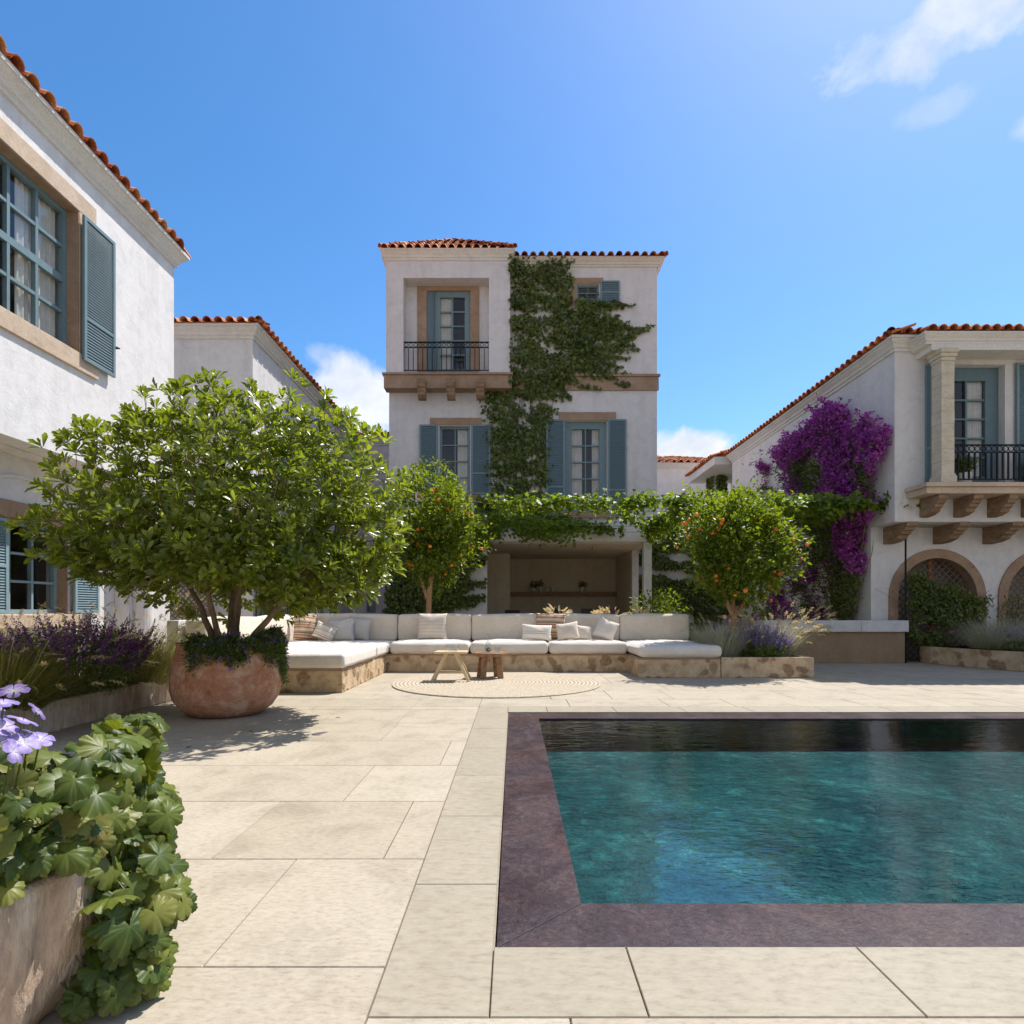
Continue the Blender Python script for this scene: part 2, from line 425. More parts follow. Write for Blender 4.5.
m, nt, out = new_mat('clear_glass')
g = nt.nodes.new('ShaderNodeBsdfGlossy'); g.inputs['Roughness'].default_value = .03
t = nt.nodes.new('ShaderNodeBsdfTransparent'); t.inputs[0].default_value = (.94, .96, .96, 1)
f = nt.nodes.new('ShaderNodeLayerWeight'); f.inputs['Blend'].default_value = .5
ff = math_(nt, 'ADD', math_(nt, 'MULTIPLY', math_(nt, 'POWER', f.outputs['Facing'], 3.0), .8), .05, True)
mx = nt.nodes.new('ShaderNodeMixShader')
nt.links.new(ff, mx.inputs[0]); nt.links.new(t.outputs[0], mx.inputs[1]); nt.links.new(g.outputs[0], mx.inputs[2])
nt.links.new(mx.outputs[0], out.inputs['Surface'])
M['clear_glass'] = m

# ------------------------------------------------------------------ objects and meshes
def thing(name, label, cat, loc=(0, 0, 0), group=None):
    o = bpy.data.objects.new(name, None)
    o.empty_display_size = .2
    COL.objects.link(o)
    o.location = loc
    o['label'] = label
    o['category'] = cat
    if group:
        o['group'] = group
    return o

def tag(o, label, cat, group=None):
    o['label'] = label
    o['category'] = cat
    if group:
        o['group'] = group
    return o

def wloc(o):
    p = Vector((0, 0, 0))
    while o is not None:
        p += o.location
        o = o.parent
    return p

def link(name, me, mat, parent=None, smooth=False, origin=None):
    """mesh data is written in world coordinates; shift it under the parent or to its own origin"""
    off = wloc(parent) if parent else Vector((0, 0, 0))
    if origin is not None:
        o_loc = Vector(origin) - off
        off = Vector(origin)
    else:
        o_loc = Vector((0, 0, 0))
    n = len(me.vertices)
    co = np.empty(n * 3, dtype=np.float32)
    me.vertices.foreach_get('co', co)
    co = co.reshape(-1, 3) - np.array(off, dtype=np.float32)
    me.vertices.foreach_set('co', co.ravel())
    me.materials.append(mat if not isinstance(mat, str) else M[mat])
    if smooth:
        me.polygons.foreach_set('use_smooth', [True] * len(me.polygons))
    me.update()
    o = bpy.data.objects.new(name, me)
    o.location = o_loc
    o.parent = parent
    COL.objects.link(o)
    return o

class MB:
    """collects shapes into one mesh; T maps local (s, d, z) to world"""
    def __init__(self, T=None):
        self.v = []; self.f = []; self.T = T
    def add(self, vs, fs):
        b = len(self.v)
        if self.T:
            vs = [self.T(*p) for p in vs]
        self.v += [tuple(p) for p in vs]
        self.f += [tuple(i + b for i in f) for f in fs]
        return self
    def box(self, x0, x1, y0, y1, z0, z1):
        vs = [(x0, y0, z0), (x1, y0, z0), (x1, y1, z0), (x0, y1, z0), (x0, y0, z1), (x1, y0, z1), (x1, y1, z1), (x0, y1, z1)]
        return self.add(vs, [(0, 3, 2, 1), (4, 5, 6, 7), (0, 1, 5, 4), (1, 2, 6, 5), (2, 3, 7, 6), (3, 0, 4, 7)])
    def hexa(self, vs):
        return self.add(vs, [(0, 3, 2, 1), (4, 5, 6, 7), (0, 1, 5, 4), (1, 2, 6, 5), (2, 3, 7, 6), (3, 0, 4, 7)])
    def quad(self, a, b, c, d):
        return self.add([a, b, c, d], [(0, 1, 2, 3)])
    def prism(self, prof, a0, a1, mk):
        """prof: 2D points; mk(a, p, q) gives the point"""
        n = len(prof)
        vs = [mk(a0, *p) for p in prof] + [mk(a1, *p) for p in prof]
        fs = [(i, (i + 1) % n, n + (i + 1) % n, n + i) for i in range(n)]
        fs += [tuple(reversed(range(n))), tuple(range(n, 2 * n))]
        return self.add(vs, fs)
    def tube(self, pts, radii, n=6, cap=True):
        pts = [Vector(p) for p in pts]
        if isinstance(radii, (int, float)):
            radii = [radii] * len(pts)
        vs = []; fs = []
        up = Vector((0, 0, 1))
        prev = None
        for i, p in enumerate(pts):
            d = (pts[min(i + 1, len(pts) - 1)] - pts[max(i - 1, 0)])
            if d.length < 1e-9:
                d = Vector((0, 0, 1))
            d.normalize()
            if prev is None:
                a = d.orthogonal().normalized()
            else:
                a = prev - d * prev.dot(d)
                a = a.normalized() if a.length > 1e-6 else d.orthogonal().normalized()
            prev = a
            b = d.cross(a)
            for k in range(n):
                t = 2 * PI * k / n
                vs.append(p + (a * math.cos(t) + b * math.sin(t)) * radii[i])
        for i in range(len(pts) - 1):
            for k in range(n):
                k2 = (k + 1) % n
                fs.append((i * n + k, i * n + k2, (i + 1) * n + k2, (i + 1) * n + k))
        if cap:
            fs.append(tuple(reversed(range(n))))
            fs.append(tuple(range((len(pts) - 1) * n, len(pts) * n)))
        return self.add(vs, fs)
    def lathe(self, prof, c=(0, 0, 0), n=32, wob=0.0, close=True):
        vs = []; fs = []
        for j, (r, z) in enumerate(prof):
            for k in range(n):
                t = 2 * PI * k / n
                rr = r * (1 + wob * math.sin(3 * t + j) * .5 + wob * math.sin(5 * t + 1.3))
                vs.append((c[0] + rr * math.cos(t), c[1] + rr * math.sin(t), c[2] + z))
        for j in range(len(prof) - 1):
            for k in range(n):
                k2 = (k + 1) % n
                fs.append((j * n + k, j * n + k2, (j + 1) * n + k2, (j + 1) * n + k))
        if close:
            fs.append(tuple(reversed(range(n))))
            fs.append(tuple(range((len(prof) - 1) * n, len(prof) * n)))
        return self.add(vs, fs)
    def build(self, name, mat, parent=None, smooth=False, bevel=0.0, origin=None, recalc=True, sub=0):
        me = bpy.data.meshes.new(name)
        me.from_pydata(self.v, [], self.f)
        if recalc or bevel or sub:
            bm = bmesh.new(); bm.from_mesh(me)
            if bevel:
                bmesh.ops.bevel(bm, geom=[e for e in bm.edges if len(e.link_faces) == 2 and e.calc_face_angle(0) > .5],
                                offset=bevel, segments=2, profile=.6, affect='EDGES', clamp_overlap=True)
            bmesh.ops.recalc_face_normals(bm, faces=bm.faces)
            bm.to_mesh(me); bm.free()
        return link(name, me, mat, parent, smooth, origin)

def np_mesh(name, verts, faces_list, mat, parent=None, smooth=False, origin=None, attrs=None):
    """verts (n,3); faces_list: list of arrays (k, m) of indices"""
    me = bpy.data.meshes.new(name)
    me.vertices.add(len(verts))
    me.vertices.foreach_set('co', np.asarray(verts, dtype=np.float32).ravel())
    loops = np.concatenate([f.ravel() for f in faces_list]).astype(np.int32)
    totals = np.concatenate([np.full(len(f), f.shape[1], dtype=np.int32) for f in faces_list])
    starts = np.concatenate([[0], np.cumsum(totals)[:-1]]).astype(np.int32)
    me.loops.add(len(loops)); me.loops.foreach_set('vertex_index', loops)
    me.polygons.add(len(totals))
    me.polygons.foreach_set('loop_start', starts)
    me.update(calc_edges=True)
    for an, av in (attrs or {}).items():
        at = me.attributes.new(an, 'FLOAT', 'POINT'); at.data.foreach_set('value', np.asarray(av, dtype=np.float32))
    me.validate()
    return link(name, me, mat, parent, smooth, origin)

# ---- leaf scatter
def T_obovate(fold=.18):
    # leaf along +x, up +z, length 1
    v = [(0, 0, 0), (.38, .10, fold * .35), (.75, .185, fold * .5), (.97, .08, .02), (.38, -.10, fold * .35), (.75, -.185, fold * .5), (.97, -.08, .02), (.4, 0, .03), (.78, 0, .035), (1.0, 0, -.01)]
    f = [(0, 7, 1), (0, 4, 7), (1, 7, 8, 2), (7, 4, 5, 8), (2, 8, 9, 3), (8, 5, 6, 9)]
    return v, f
def T_lance():
    v = [(0, 0, 0), (.35, .17, .05), (.72, .13, .02), (1, 0, -.10), (.72, -.13, .02), (.35, -.17, .05), (.5, 0, -.02)]
    f = [(0, 6, 1), (0, 5, 6), (1, 6, 2), (6, 5, 4), (2, 6, 3), (6, 4, 3)]
    return v, f
def T_ivy():
    v = [(0, 0, 0), (-.12, .34, .03), (.30, .50, -.05), (.55, .25, .04), (1.0, 0, -.10), (.55, -.25, .04), (.30, -.50, -.05), (-.12, -.34, .03)]
    f = [(0, 3, 2, 1), (0, 4, 3), (0, 5, 4), (0, 7, 6, 5)]
    return v, f
def T_diamond():
    return [(0, 0, 0), (.5, .38, .08), (1, 0, 0), (.5, -.38, .08)], [(0, 1, 2, 3)]
def T_bract():
    v = []; f = []
    for k in range(3):
        a = k * 2 * PI / 3
        c, s = math.cos(a), math.sin(a)
        b = len(v)
        for (x, y, z) in [(0, 0, 0), (.5, .36, .25), (.95, 0, .45), (.5, -.36, .25)]:
            v.append((x * c - y * s, x * s + y * c, z))
        f.append((b, b + 1, b + 2, b + 3))
    return v, f

def basis(d, roll=None, up=None):
    """rotation matrices (n,3,3), columns x=d"""
    n = len(d)
    d = d / np.maximum(np.linalg.norm(d, axis=1, keepdims=True), 1e-9)
    if up is None:
        up = np.tile([0, 0, 1.0], (n, 1))
    y = np.cross(up, d)
    bad = np.linalg.norm(y, axis=1) < 1e-3
    y[bad] = [0, 1, 0]
    y /= np.linalg.norm(y, axis=1, keepdims=True)
    z = np.cross(d, y)
    if roll is not None:
        c, s = np.cos(roll)[:, None], np.sin(roll)[:, None]
        y, z = y * c + z * s, z * c - y * s
    return np.stack([d, y, z], axis=2)

class Leaves:
    def __init__(self):
        self.V = []; self.F = {}; self.n = 0; self.A = {}
    def add(self, tmpl, P, R, S):
        tv, tf = tmpl[:2]
        if len(tmpl) > 2:
            for an, av in tmpl[2].items():
                self.A.setdefault(an, []).append(np.tile(np.asarray(av), len(P)))
        tv = np.asarray(tv, dtype=float)
        k = len(P)
        if k == 0:
            return self
        S = np.asarray(S, dtype=float)
        if S.ndim == 1:
            S = np.repeat(S[:, None], 3, axis=1)
        loc = tv[None, :, :] * S[:, None, :]
        W = np.einsum('nij,nvj->nvi', R, loc) + np.asarray(P)[:, None, :]
        self.V.append(W.reshape(-1, 3))
        base = self.n + np.arange(k)[:, None] * len(tv)
        for f in tf:
            self.F.setdefault(len(f), []).append(base + np.array(f)[None, :])
        self.n += k * len(tv)
        return self
    def build(self, name, mat, parent=None, smooth=False, origin=None):
        faces = [np.concatenate(v) for v in self.F.values()]
        return np_mesh(name, np.concatenate(self.V), faces, mat, parent, smooth, origin, {k: np.concatenate(v) for k, v in self.A.items()})

def rnd_dirs(n, zmin=-1, zmax=1):
    z = RNG.uniform(zmin, zmax, n); a = RNG.uniform(0, 2 * PI, n)
    r = np.sqrt(np.maximum(0, 1 - z * z))
    return np.stack([r * np.cos(a), r * np.sin(a), z], axis=1)

def in_poly(P, poly):
    x, y = P[:, 0], P[:, 1]
    ins = np.zeros(len(P), bool)
    n = len(poly)
    j = n - 1
    for i in range(n):
        xi, yi = poly[i]; xj, yj = poly[j]
        c = ((yi > y) != (yj > y)) & (x < (xj - xi) * (y - yi) / (yj - yi + 1e-12) + xi)
        ins ^= c
        j = i
    return ins

def vnoise(P, sc, seed=0):
    """cheap smooth noise 0..1 on points of any dimension (sum of sines)"""
    r = np.random.default_rng(seed)
    v = np.zeros(len(P))
    for k in range(7):
        w = r.normal(size=P.shape[1]) * sc * (1 + .5 * k)
        v += np.sin(P @ w + r.uniform(0, 6.28)) / (1 + .35 * k)
    return .5 + v / 6.5

def grow(mb, roots, targets, r_tip=.006, r_exp=.5, bend=.12, r_max=.06, n=5, r_root=None, seed=1):
    """roots: list of polylines (points, radii) already drawn; each target gets a limb from the nearest node"""
    rr = random.Random(seed)
    nodes = []
    for pts, rad in roots:
        mb.tube(pts, rad, 8)
        for p, r_ in zip(pts[1:], rad[1:]):
            nodes.append((Vector(p), r_))
    base = Vector(roots[0][0][0])
    tg = sorted([Vector(t) for t in targets], key=lambda t: (t - base).length)
    for t in tg:
        best = None; bd = 1e9
        for p, r_ in nodes:
            dv = t - p
            d = dv.length + (.6 * max(0, p.z - t.z))
            if r_ < r_tip * 1.3:
                d += .15
            if d < bd:
                bd = d; best = (p, r_)
        p0, r0 = best
        L = (t - p0).length
        if L < .03:
            continue
        r0 = min(r0 * .72, max(r_tip, .022 * L + r_tip))
        k = max(2, int(L / .12))
        off = Vector((rr.uniform(-1, 1), rr.uniform(-1, 1), rr.uniform(-1, .4))) * bend * L
        pts = []; rad = []
        for i in range(k + 1):
            s = i / k
            q = p0.lerp(t, s) + off * (4 * s * (1 - s)) * .5
            q += Vector((rr.uniform(-1, 1), rr.uniform(-1, 1), rr.uniform(-1, 1))) * .012 * (1 if 0 < i < k else 0)
            pts.append(q); rad.append(r0 + (r_tip - r0) * s)
        mb.tube(pts, rad, n)
        for q, r_ in zip(pts[1:], rad[1:]):
            nodes.append((q, r_))
    return nodes

# ---- facade helpers: local (s, d, z), d outward
def front(y):
    return lambda s, d, z: (s, y - d, z)
def side_e(x):      # faces +X
    return lambda s, d, z: (x + d, s, z)
def side_w(x):      # faces -X
    return lambda s, d, z: (x - d, s, z)

def wall(T, s0, s1, z0, z1, openings, t=.3, name='wall', mat='stucco', parent=None, arches=()):
    """one-piece wall sheet with thickness t behind d=0, with rectangular openings and arches (cx, spring, r)"""
    mb = MB(T)
    ops = list(openings) + [(c - r, c + r, zb, sp + r + .02) for c, sp, r, zb in arches]
    S = sorted({s0, s1, *[o[0] for o in ops], *[o[1] for o in ops]}); S = [s for s in S if s0 <= s <= s1]
    Z = sorted({z0, z1, *[o[2] for o in ops], *[o[3] for o in ops]}); Z = [z for z in Z if z0 <= z <= z1]
    def solid(i, j):
        if i < 0 or j < 0 or i >= len(S) - 1 or j >= len(Z) - 1:
            return False
        cs = (S[i] + S[i + 1]) / 2; cz = (Z[j] + Z[j + 1]) / 2
        return not any(o[0] < cs < o[1] and o[2] < cz < o[3] for o in ops)
    for i in range(len(S) - 1):
        for j in range(len(Z) - 1):
            if not solid(i, j):
                continue
            a, b, c, d = S[i], S[i + 1], Z[j], Z[j + 1]
            mb.quad((a, 0, c), (b, 0, c), (b, 0, d), (a, 0, d))
            mb.quad((a, -t, c), (a, -t, d), (b, -t, d), (b, -t, c))
            if not solid(i - 1, j): mb.quad((a, 0, c), (a, 0, d), (a, -t, d), (a, -t, c))
            if not solid(i + 1, j): mb.quad((b, 0, c), (b, -t, c), (b, -t, d), (b, 0, d))
            if not solid(i, j - 1): mb.quad((a, 0, c), (a, -t, c), (b, -t, c), (b, 0, c))
            if not solid(i, j + 1): mb.quad((a, 0, d), (b, 0, d), (b, -t, d), (a, -t, d))
    for c, sp, r, zb in arches:
        n = 24
        top = sp + r + .02
        for k in range(n):
            t0, t1 = PI * k / n, PI * (k + 1) / n
            x0, y0 = c + r * math.cos(t0), sp + r * math.sin(t0)
            x1, y1 = c + r * math.cos(t1), sp + r * math.sin(t1)
            mb.quad((x0, 0, y0), (x0, 0, top), (x1, 0, top), (x1, 0, y1))
            mb.quad((x0, 0, y0), (x1, 0, y1), (x1, -t, y1), (x0, -t, y0))
    return mb.build(name, mat, parent, recalc=False)

def window(T, parent, s0, s1, z0, z1, cols, rows, d=-.14, fw=.05, mw=.022, mat='frame', heavy=None, kind='window',
           curtain=(.3, .3), bottom=None, glass_w=None, room=1.0, mull=()):
    mb = MB(T)
    bot = bottom if bottom is not None else fw
    dt = .05
    mb.box(s0, s0 + fw, d - dt, d + .02, z0, z1); mb.box(s1 - fw, s1, d - dt, d + .02, z0, z1)
    mb.box(s0 + fw, s1 - fw, d - dt, d + .02, z1 - fw, z1); mb.box(s0 + fw, s1 - fw, d - dt, d + .02, z0, z0 + bot)
    a, b, c, e = s0 + fw, s1 - fw, z0 + bot, z1 - fw
    fin = mw / 2
    for i in range(1, cols):
        x = a + (b - a) * i / cols
        h = fin * (2.2 if i in mull else 1)
        mb.box(x - h, x + h, d - dt + .004, d + (.016 if i in mull else .011), c, e)
    for j in range(1, rows):
        z = c + (e - c) * j / rows
        h = fin * (2.2 if heavy and j in heavy else 1)
        mb.box(a, b, d - dt + .006, d + (.013 if heavy and j in heavy else .008), z - h, z + h)
    w = mb.build(kind, mat, parent)
    g = MB(T); g.quad((a + .001, d - .03, c + .001), (b - .001, d - .03, c + .001), (b - .001, d - .03, e - .001), (a + .001, d - .03, e - .001))
    g.build('pane', 'glass', w, recalc=False)
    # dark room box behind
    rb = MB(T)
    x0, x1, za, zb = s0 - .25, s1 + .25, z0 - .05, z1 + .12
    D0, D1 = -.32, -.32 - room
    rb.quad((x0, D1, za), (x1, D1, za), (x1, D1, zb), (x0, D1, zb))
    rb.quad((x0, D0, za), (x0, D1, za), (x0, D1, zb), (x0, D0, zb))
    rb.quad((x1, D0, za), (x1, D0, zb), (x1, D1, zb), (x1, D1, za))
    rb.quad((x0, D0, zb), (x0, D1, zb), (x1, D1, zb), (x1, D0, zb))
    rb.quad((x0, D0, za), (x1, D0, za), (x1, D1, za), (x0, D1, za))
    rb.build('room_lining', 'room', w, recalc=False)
    W = b - a
    for side, frac in enumerate(curtain):
        if frac <= 0:
            continue
        c0, c1 = (a - .03, a + W * frac) if side == 0 else (b - W * frac, b + .03)
        n = 36
        vs = []; fs = []
        for i in range(n + 1):
            x = c0 + (c1 - c0) * i / n
            dd = d - .09 + .022 * math.sin(i * 1.35) + .008 * math.sin(i * .5)
            vs += [(x, dd, c - .04), (x, dd, e + .04)]
        for i in range(n):
            fs.append((2 * i, 2 * i + 2, 2 * i + 3, 2 * i + 1))
        cm = MB(T); cm.add(vs, fs)
        cm.build('curtain', 'curtain', w, smooth=True, recalc=False)
    return w

def surround(T, parent, s0, s1, z0, z1, w=.14, top=.14, bot=.14, proud=.03, mat='stone_trim', reveal=.14, ext=.0, parts='tbsr', tdown=0.0):
    """stone trim round an opening; pieces butt end to end"""
    mb = MB(T)
    if 't' in parts: mb.box(s0 - w - ext, s1 + w + ext, -reveal * .5, proud, z1, z1 + top)
    if 'b' in parts: mb.box(s0 - w - ext, s1 + w + ext, -reveal, proud + .03, z0 - bot, z0)
    if 's' in parts: mb.box(s0 - w, s0 - .0005, -.02, proud - .003, z0 + .0005, z1 - .0005)
    if 'r' in parts: mb.box(s1 + .0005, s1 + w, -.02, proud - .003, z0 + .0005, z1 - .0005)
    return mb.build('window_surround', mat, parent, bevel=.006)

def reveal(T, parent, s0, s1, z0, z1, depth, mat='stone_trim'):
    mb = MB(T); t = .012
    mb.box(s0, s0 + t, -depth, -.001, z0, z1); mb.box(s1 - t, s1, -depth, -.001, z0, z1)
    mb.box(s0 + t, s1 - t, -depth, -.001, z1 - t, z1); mb.box(s0 + t, s1 - t, -depth, -.001, z0, z0 + t)
    return mb.build('window_reveal', mat, parent)

def shutter(T, parent, s0, s1, z0, z1, d=.06, mid=.28, st=.05, pitch=.045, mat='shutter', fmat='frame', t=.035, split=True):
    mb = MB(T)
    mb.box(s0, s0 + st, d, d + t, z0, z1); mb.box(s1 - st, s1, d, d + t, z0, z1)
    zm = z0 + (z1 - z0) * mid
    mb.box(s0 + st, s1 - st, d, d + t, z0, z0 + st); mb.box(s0 + st, s1 - st, d, d + t, z1 - st, z1)
    mb.box(s0 + st, s1 - st, d, d + t, zm - st / 2, zm + st / 2)
    sh = mb.build('shutter', fmat, parent, bevel=.003)
    sl = MB(T)
    for (a, b) in ((z0 + st, zm - st / 2), (zm + st / 2, z1 - st)):
        n = max(1, int((b - a) / pitch))
        for i in range(n):
            z = a + (b - a) * (i + .5) / n
            h = (b - a) / n * .62
            x0, x1 = s0 + st, s1 - st
            sl.add([(x0, d + .006, z + h), (x1, d + .006, z + h), (x1, d + .030, z - h), (x0, d + .030, z - h),
                    (x0, d + .002, z + h - .006), (x1, d + .002, z + h - .006), (x1, d + .026, z - h - .006), (x0, d + .026, z - h - .006)],
                   [(0, 1, 2, 3), (7, 6, 5, 4), (0, 4, 5, 1), (2, 6, 7, 3)])
    sl.build('slat_panel', mat, sh, recalc=False)
    return sh

def cornice(parent, x0, x1, y0, y1, z1, o=.18, h=.26, mat='stone_cornice'):
    prof = [(-.05, -h), (o * .18, -h), (o * .18, -h * .80), (o * .38, -h * .72), (o * .45, -h * .55), (o * .72, -h * .38), (o * .85, -h * .28), (o * .85, -h * .20), (o, -h * .18), (o, 0), (-.15, 0)]
    vs = []; fs = []
    for (p, q) in prof:
        vs += [(x0 - p, y0 - p, z1 + q), (x1 + p, y0 - p, z1 + q), (x1 + p, y1 + p, z1 + q), (x0 - p, y1 + p, z1 + q)]
    for j in range(len(prof) - 1):
        for k in range(4):
            k2 = (k + 1) % 4
            fs.append((j * 4 + k, j * 4 + k2, (j + 1) * 4 + k2, (j + 1) * 4 + k))
    return MB().add(vs, fs).build('cornice', mat, parent)

def roof_slope(mb, e0, e1, z, inward, run, pitch, hip0=True, hip1=True, sp=.235, over=.04, row=.38, r=.092, maxrun=None):
    """barrel tiles from the eave e0->e1 (2D points) rising along 'inward' (2D unit)"""
    e0 = Vector((*e0, 0)); e1 = Vector((*e1, 0)); inn = Vector((*inward, 0))
    L = (e1 - e0).length
    al = (e1 - e0) / L
    n = max(1, int(round(L / sp)))
    up = Vector((0, 0, 1))
    slope = (inn + up * pitch); sl = slope.length; slope /= sl
    nrm = (up - inn * pitch).normalized()
    # under-sheet
    r0 = run if not hip0 else run; 
    a = e0 + up * z; b = e1 + up * z
    ia = a + (al * (run if hip0 else 0)) + inn * run + up * pitch * run
    ib = b - (al * (run if hip1 else 0)) + inn * run + up * pitch * run
    mb.quad(a + up * .012, b + up * .012, ib + up * .012, ia + up * .012)
    for i in range(n):
        s = (i + .5) / n * L
        ln = run
        if hip0: ln = min(ln, s)
        if hip1: ln = min(ln, L - s)
        ln *= math.sqrt(1 + pitch * pitch)
        if ln < .2: ln = .2 if not (hip0 and hip1) or over > .03 else .1
        if ln < .12: continue
        if maxrun: ln = min(ln, maxrun)
        rows = max(1, int(math.ceil(ln / row)))
        jit = random.uniform(-.008, .008)
        for j in range(rows):
            t0 = j * row - (over if j == 0 else .03)
            t1 = min((j + 1) * row, ln + .05)
            if t1 - t0 < .05:
                continue
            c0 = e0 + al * (s + jit) + up * z + slope * t0 + nrm * (.020 + random.uniform(-.004, .006))
            c1 = e0 + al * (s + jit) + up * z + slope * t1 + nrm * .006
            vs = []; m_ = 6
            for c, rad in ((c0, r), (c1, r * .82)):
                for q in (0, 1):
                    rq = rad - q * .014
                    for k in range(m_ + 1):
                        th = PI * k / m_
                        vs.append(c + al * (rq * math.cos(th)) + nrm * (rq * math.sin(th)))
            w = m_ + 1
            fs = []
            for k in range(m_):
                fs.append((k, k + 1, 2 * w + k + 1, 2 * w + k))
                if j == 0:
                    fs.append((k, w + k, w + k + 1, k + 1))
                    fs.append((w + k, 3 * w + k, 3 * w + k + 1, w + k + 1))
            mb.add(vs, fs)
            if j == 0:   # the channel tile between two covers
                cc = e0 + al * (s + L / n * .5) + up * z - slope * over * .4 + nrm * .035
                cd = cc + slope * .5
                vs = []
                for c in (cc, cd):
                    for k in range(5):
                        th = PI + PI * k / 4
                        vs.append(c + al * (.055 * math.cos(th)) + nrm * (.035 * math.sin(th)))
                mb.add(vs, [(k, k + 1, 6 + k, 5 + k) for k in range(4)])

def hip_cap(mb, c, d, run, pitch, z):
    P0 = Vector((*c, z + .05)); D = Vector((d[0], d[1], pitch)); L_ = D.length * run; D.normalize()
    side = Vector((-d[1], d[0], 0)).normalized(); up = side.cross(D) if side.cross(D).z > 0 else D.cross(side)
    k = int(L_ / .36)
    for i in range(k + 1):
        a = P0 + D * (i * .36 - .03) + up * .03; b = P0 + D * min(L_, (i + 1) * .36 + .03) + up * .012
        vs = []
        for p, r_ in ((a, .078), (b, .066)):
            for j in range(7):
                th = PI * j / 6; vs.append(p + side * r_ * math.cos(th) + up * r_ * math.sin(th) - up * .03)
        mb.add(vs, [(j, j + 1, 8 + j, 7 + j) for j in range(6)])

def hip_roof(parent, x0, x1, y0, y1, z, o, pitch, front_=True, left=True, right=True, back=False, sp=.235, sov=.04):
    mb = MB()
    X0, X1, Y0, Y1 = x0 - o, x1 + o, y0 - o, y1 + o
    run = min(X1 - X0, Y1 - Y0) / 2
    zt = z
    if front_: roof_slope(mb, (X0, Y0), (X1, Y0), zt, (0, 1), run, pitch, sp=sp)
    if back: roof_slope(mb, (X1, Y1), (X0, Y1), zt, (0, -1), run, pitch, sp=sp)
    if left: roof_slope(mb, (X0, Y1), (X0, Y0), zt, (1, 0), run, pitch, sp=sp, over=sov)
    if right: roof_slope(mb, (X1, Y0), (X1, Y1), zt, (-1, 0), run, pitch, sp=sp, over=sov)
    if front_ and left: hip_cap(mb, (X0, Y0), (1, 1), run, pitch, zt)
    if front_ and right: hip_cap(mb, (X1, Y0), (-1, 1), run, pitch, zt)
    # closing sheet under the tiles
    mb.quad((X0, Y0, z + .005), (X1, Y0, z + .005), (X1, Y1, z + .005), (X0, Y1, z + .005))
    return mb.build('roof', 'tile', parent, recalc=False)

def corbel(mb, T, s, w, z1, depth, h, d0=0.0):
    """stepped bracket: profile in (d, z), width along s"""
    prof = [(d0, z1), (d0 + depth, z1), (d0 + depth, z1 - h * .22), (d0 + depth * .93, z1 - h * .30), (d0 + depth * .90, z1 - h * .42), (d0 + depth * .80, z1 - h * .46),
            (d0 + depth * .76, z1 - h * .60), (d0 + depth * .66, z1 - h * .66), (d0 + depth * .60, z1 - h * .82), (d0 + depth * .35, z1 - h * .95), (d0, z1 - h)]
    mb.prism(prof, s - w / 2, s + w / 2, lambda a, p, q: (a, p, q))

def railing(T, parent, s0, s1, z0, z1, d, pitch=.12, band=.12, posts=(), mat='iron', r=.009, ends=None):
    mb = MB(T)
    mb.box(s0, s1, d - .018, d + .018, z1 - .025, z1)
    mb.box(s0, s1, d - .012, d + .012, z1 - band - .02, z1 - band)
    mb.box(s0, s1, d - .012, d + .012, z0, z0 + .02)
    R = mb.build('railing', mat, parent)
    n = int((s1 - s0) / pitch)
    for i in range(n + 1):
        x = s0 + (s1 - s0) * i / n
        b = MB(T); b.box(x - r, x + r, d - r, d + r, z0 + .02, z1 - band - .02)
        b.build('baluster', mat, R)
        if i < n:
            rg = MB(T)
            xc = x + (s1 - s0) / n / 2; zc = z1 - band / 2 - .012
            rad = (band - .025) / 2 * .95
            pts = [(xc + rad * math.cos(a), d, zc + rad * math.sin(a)) for a in np.linspace(0, 2 * PI, 13)]
            for q in range(12):
                p, p2 = pts[q], pts[q + 1]
                k = .78
                pi = (xc + (p[0] - xc) * k, d, zc + (p[2] - zc) * k); pi2 = (xc + (p2[0] - xc) * k, d, zc + (p2[2] - zc) * k)
                rg.hexa([(p[0], d - .005, p[2]), (p2[0], d - .005, p2[2]), (pi2[0], d - .005, pi2[2]), (pi[0], d - .005, pi[2]),
                         (p[0], d + .005, p[2]), (p2[0], d + .005, p2[2]), (pi2[0], d + .005, pi2[2]), (pi[0], d + .005, pi[2])])
            rg.build('ring_ornament', mat, R, recalc=False)
    return R

# ================================================================== GROUND AND POOL
PX0, PX1, PY0, PY1 = -.06, 9.0, 1.82, 6.03           # outer edge of the coping
def structure(o, label=None, cat=None):
    o['kind'] = 'structure'
    if label:
        o['label'] = label; o['category'] = cat
    return o

g = MB()
B = 220
for a in ((-B, PX0, -B, B), (PX1, B, -B, B), (PX0, PX1, -B, PY0), (PX0, PX1, PY1, B)):
    g.quad((a[0], a[2], -.012), (a[1], a[2], -.012), (a[1], a[3], -.012), (a[0], a[3], -.012))
structure(g.build('ground', 'joint', recalc=False), 'flat earth and mortar bed under the whole courtyard', 'ground')

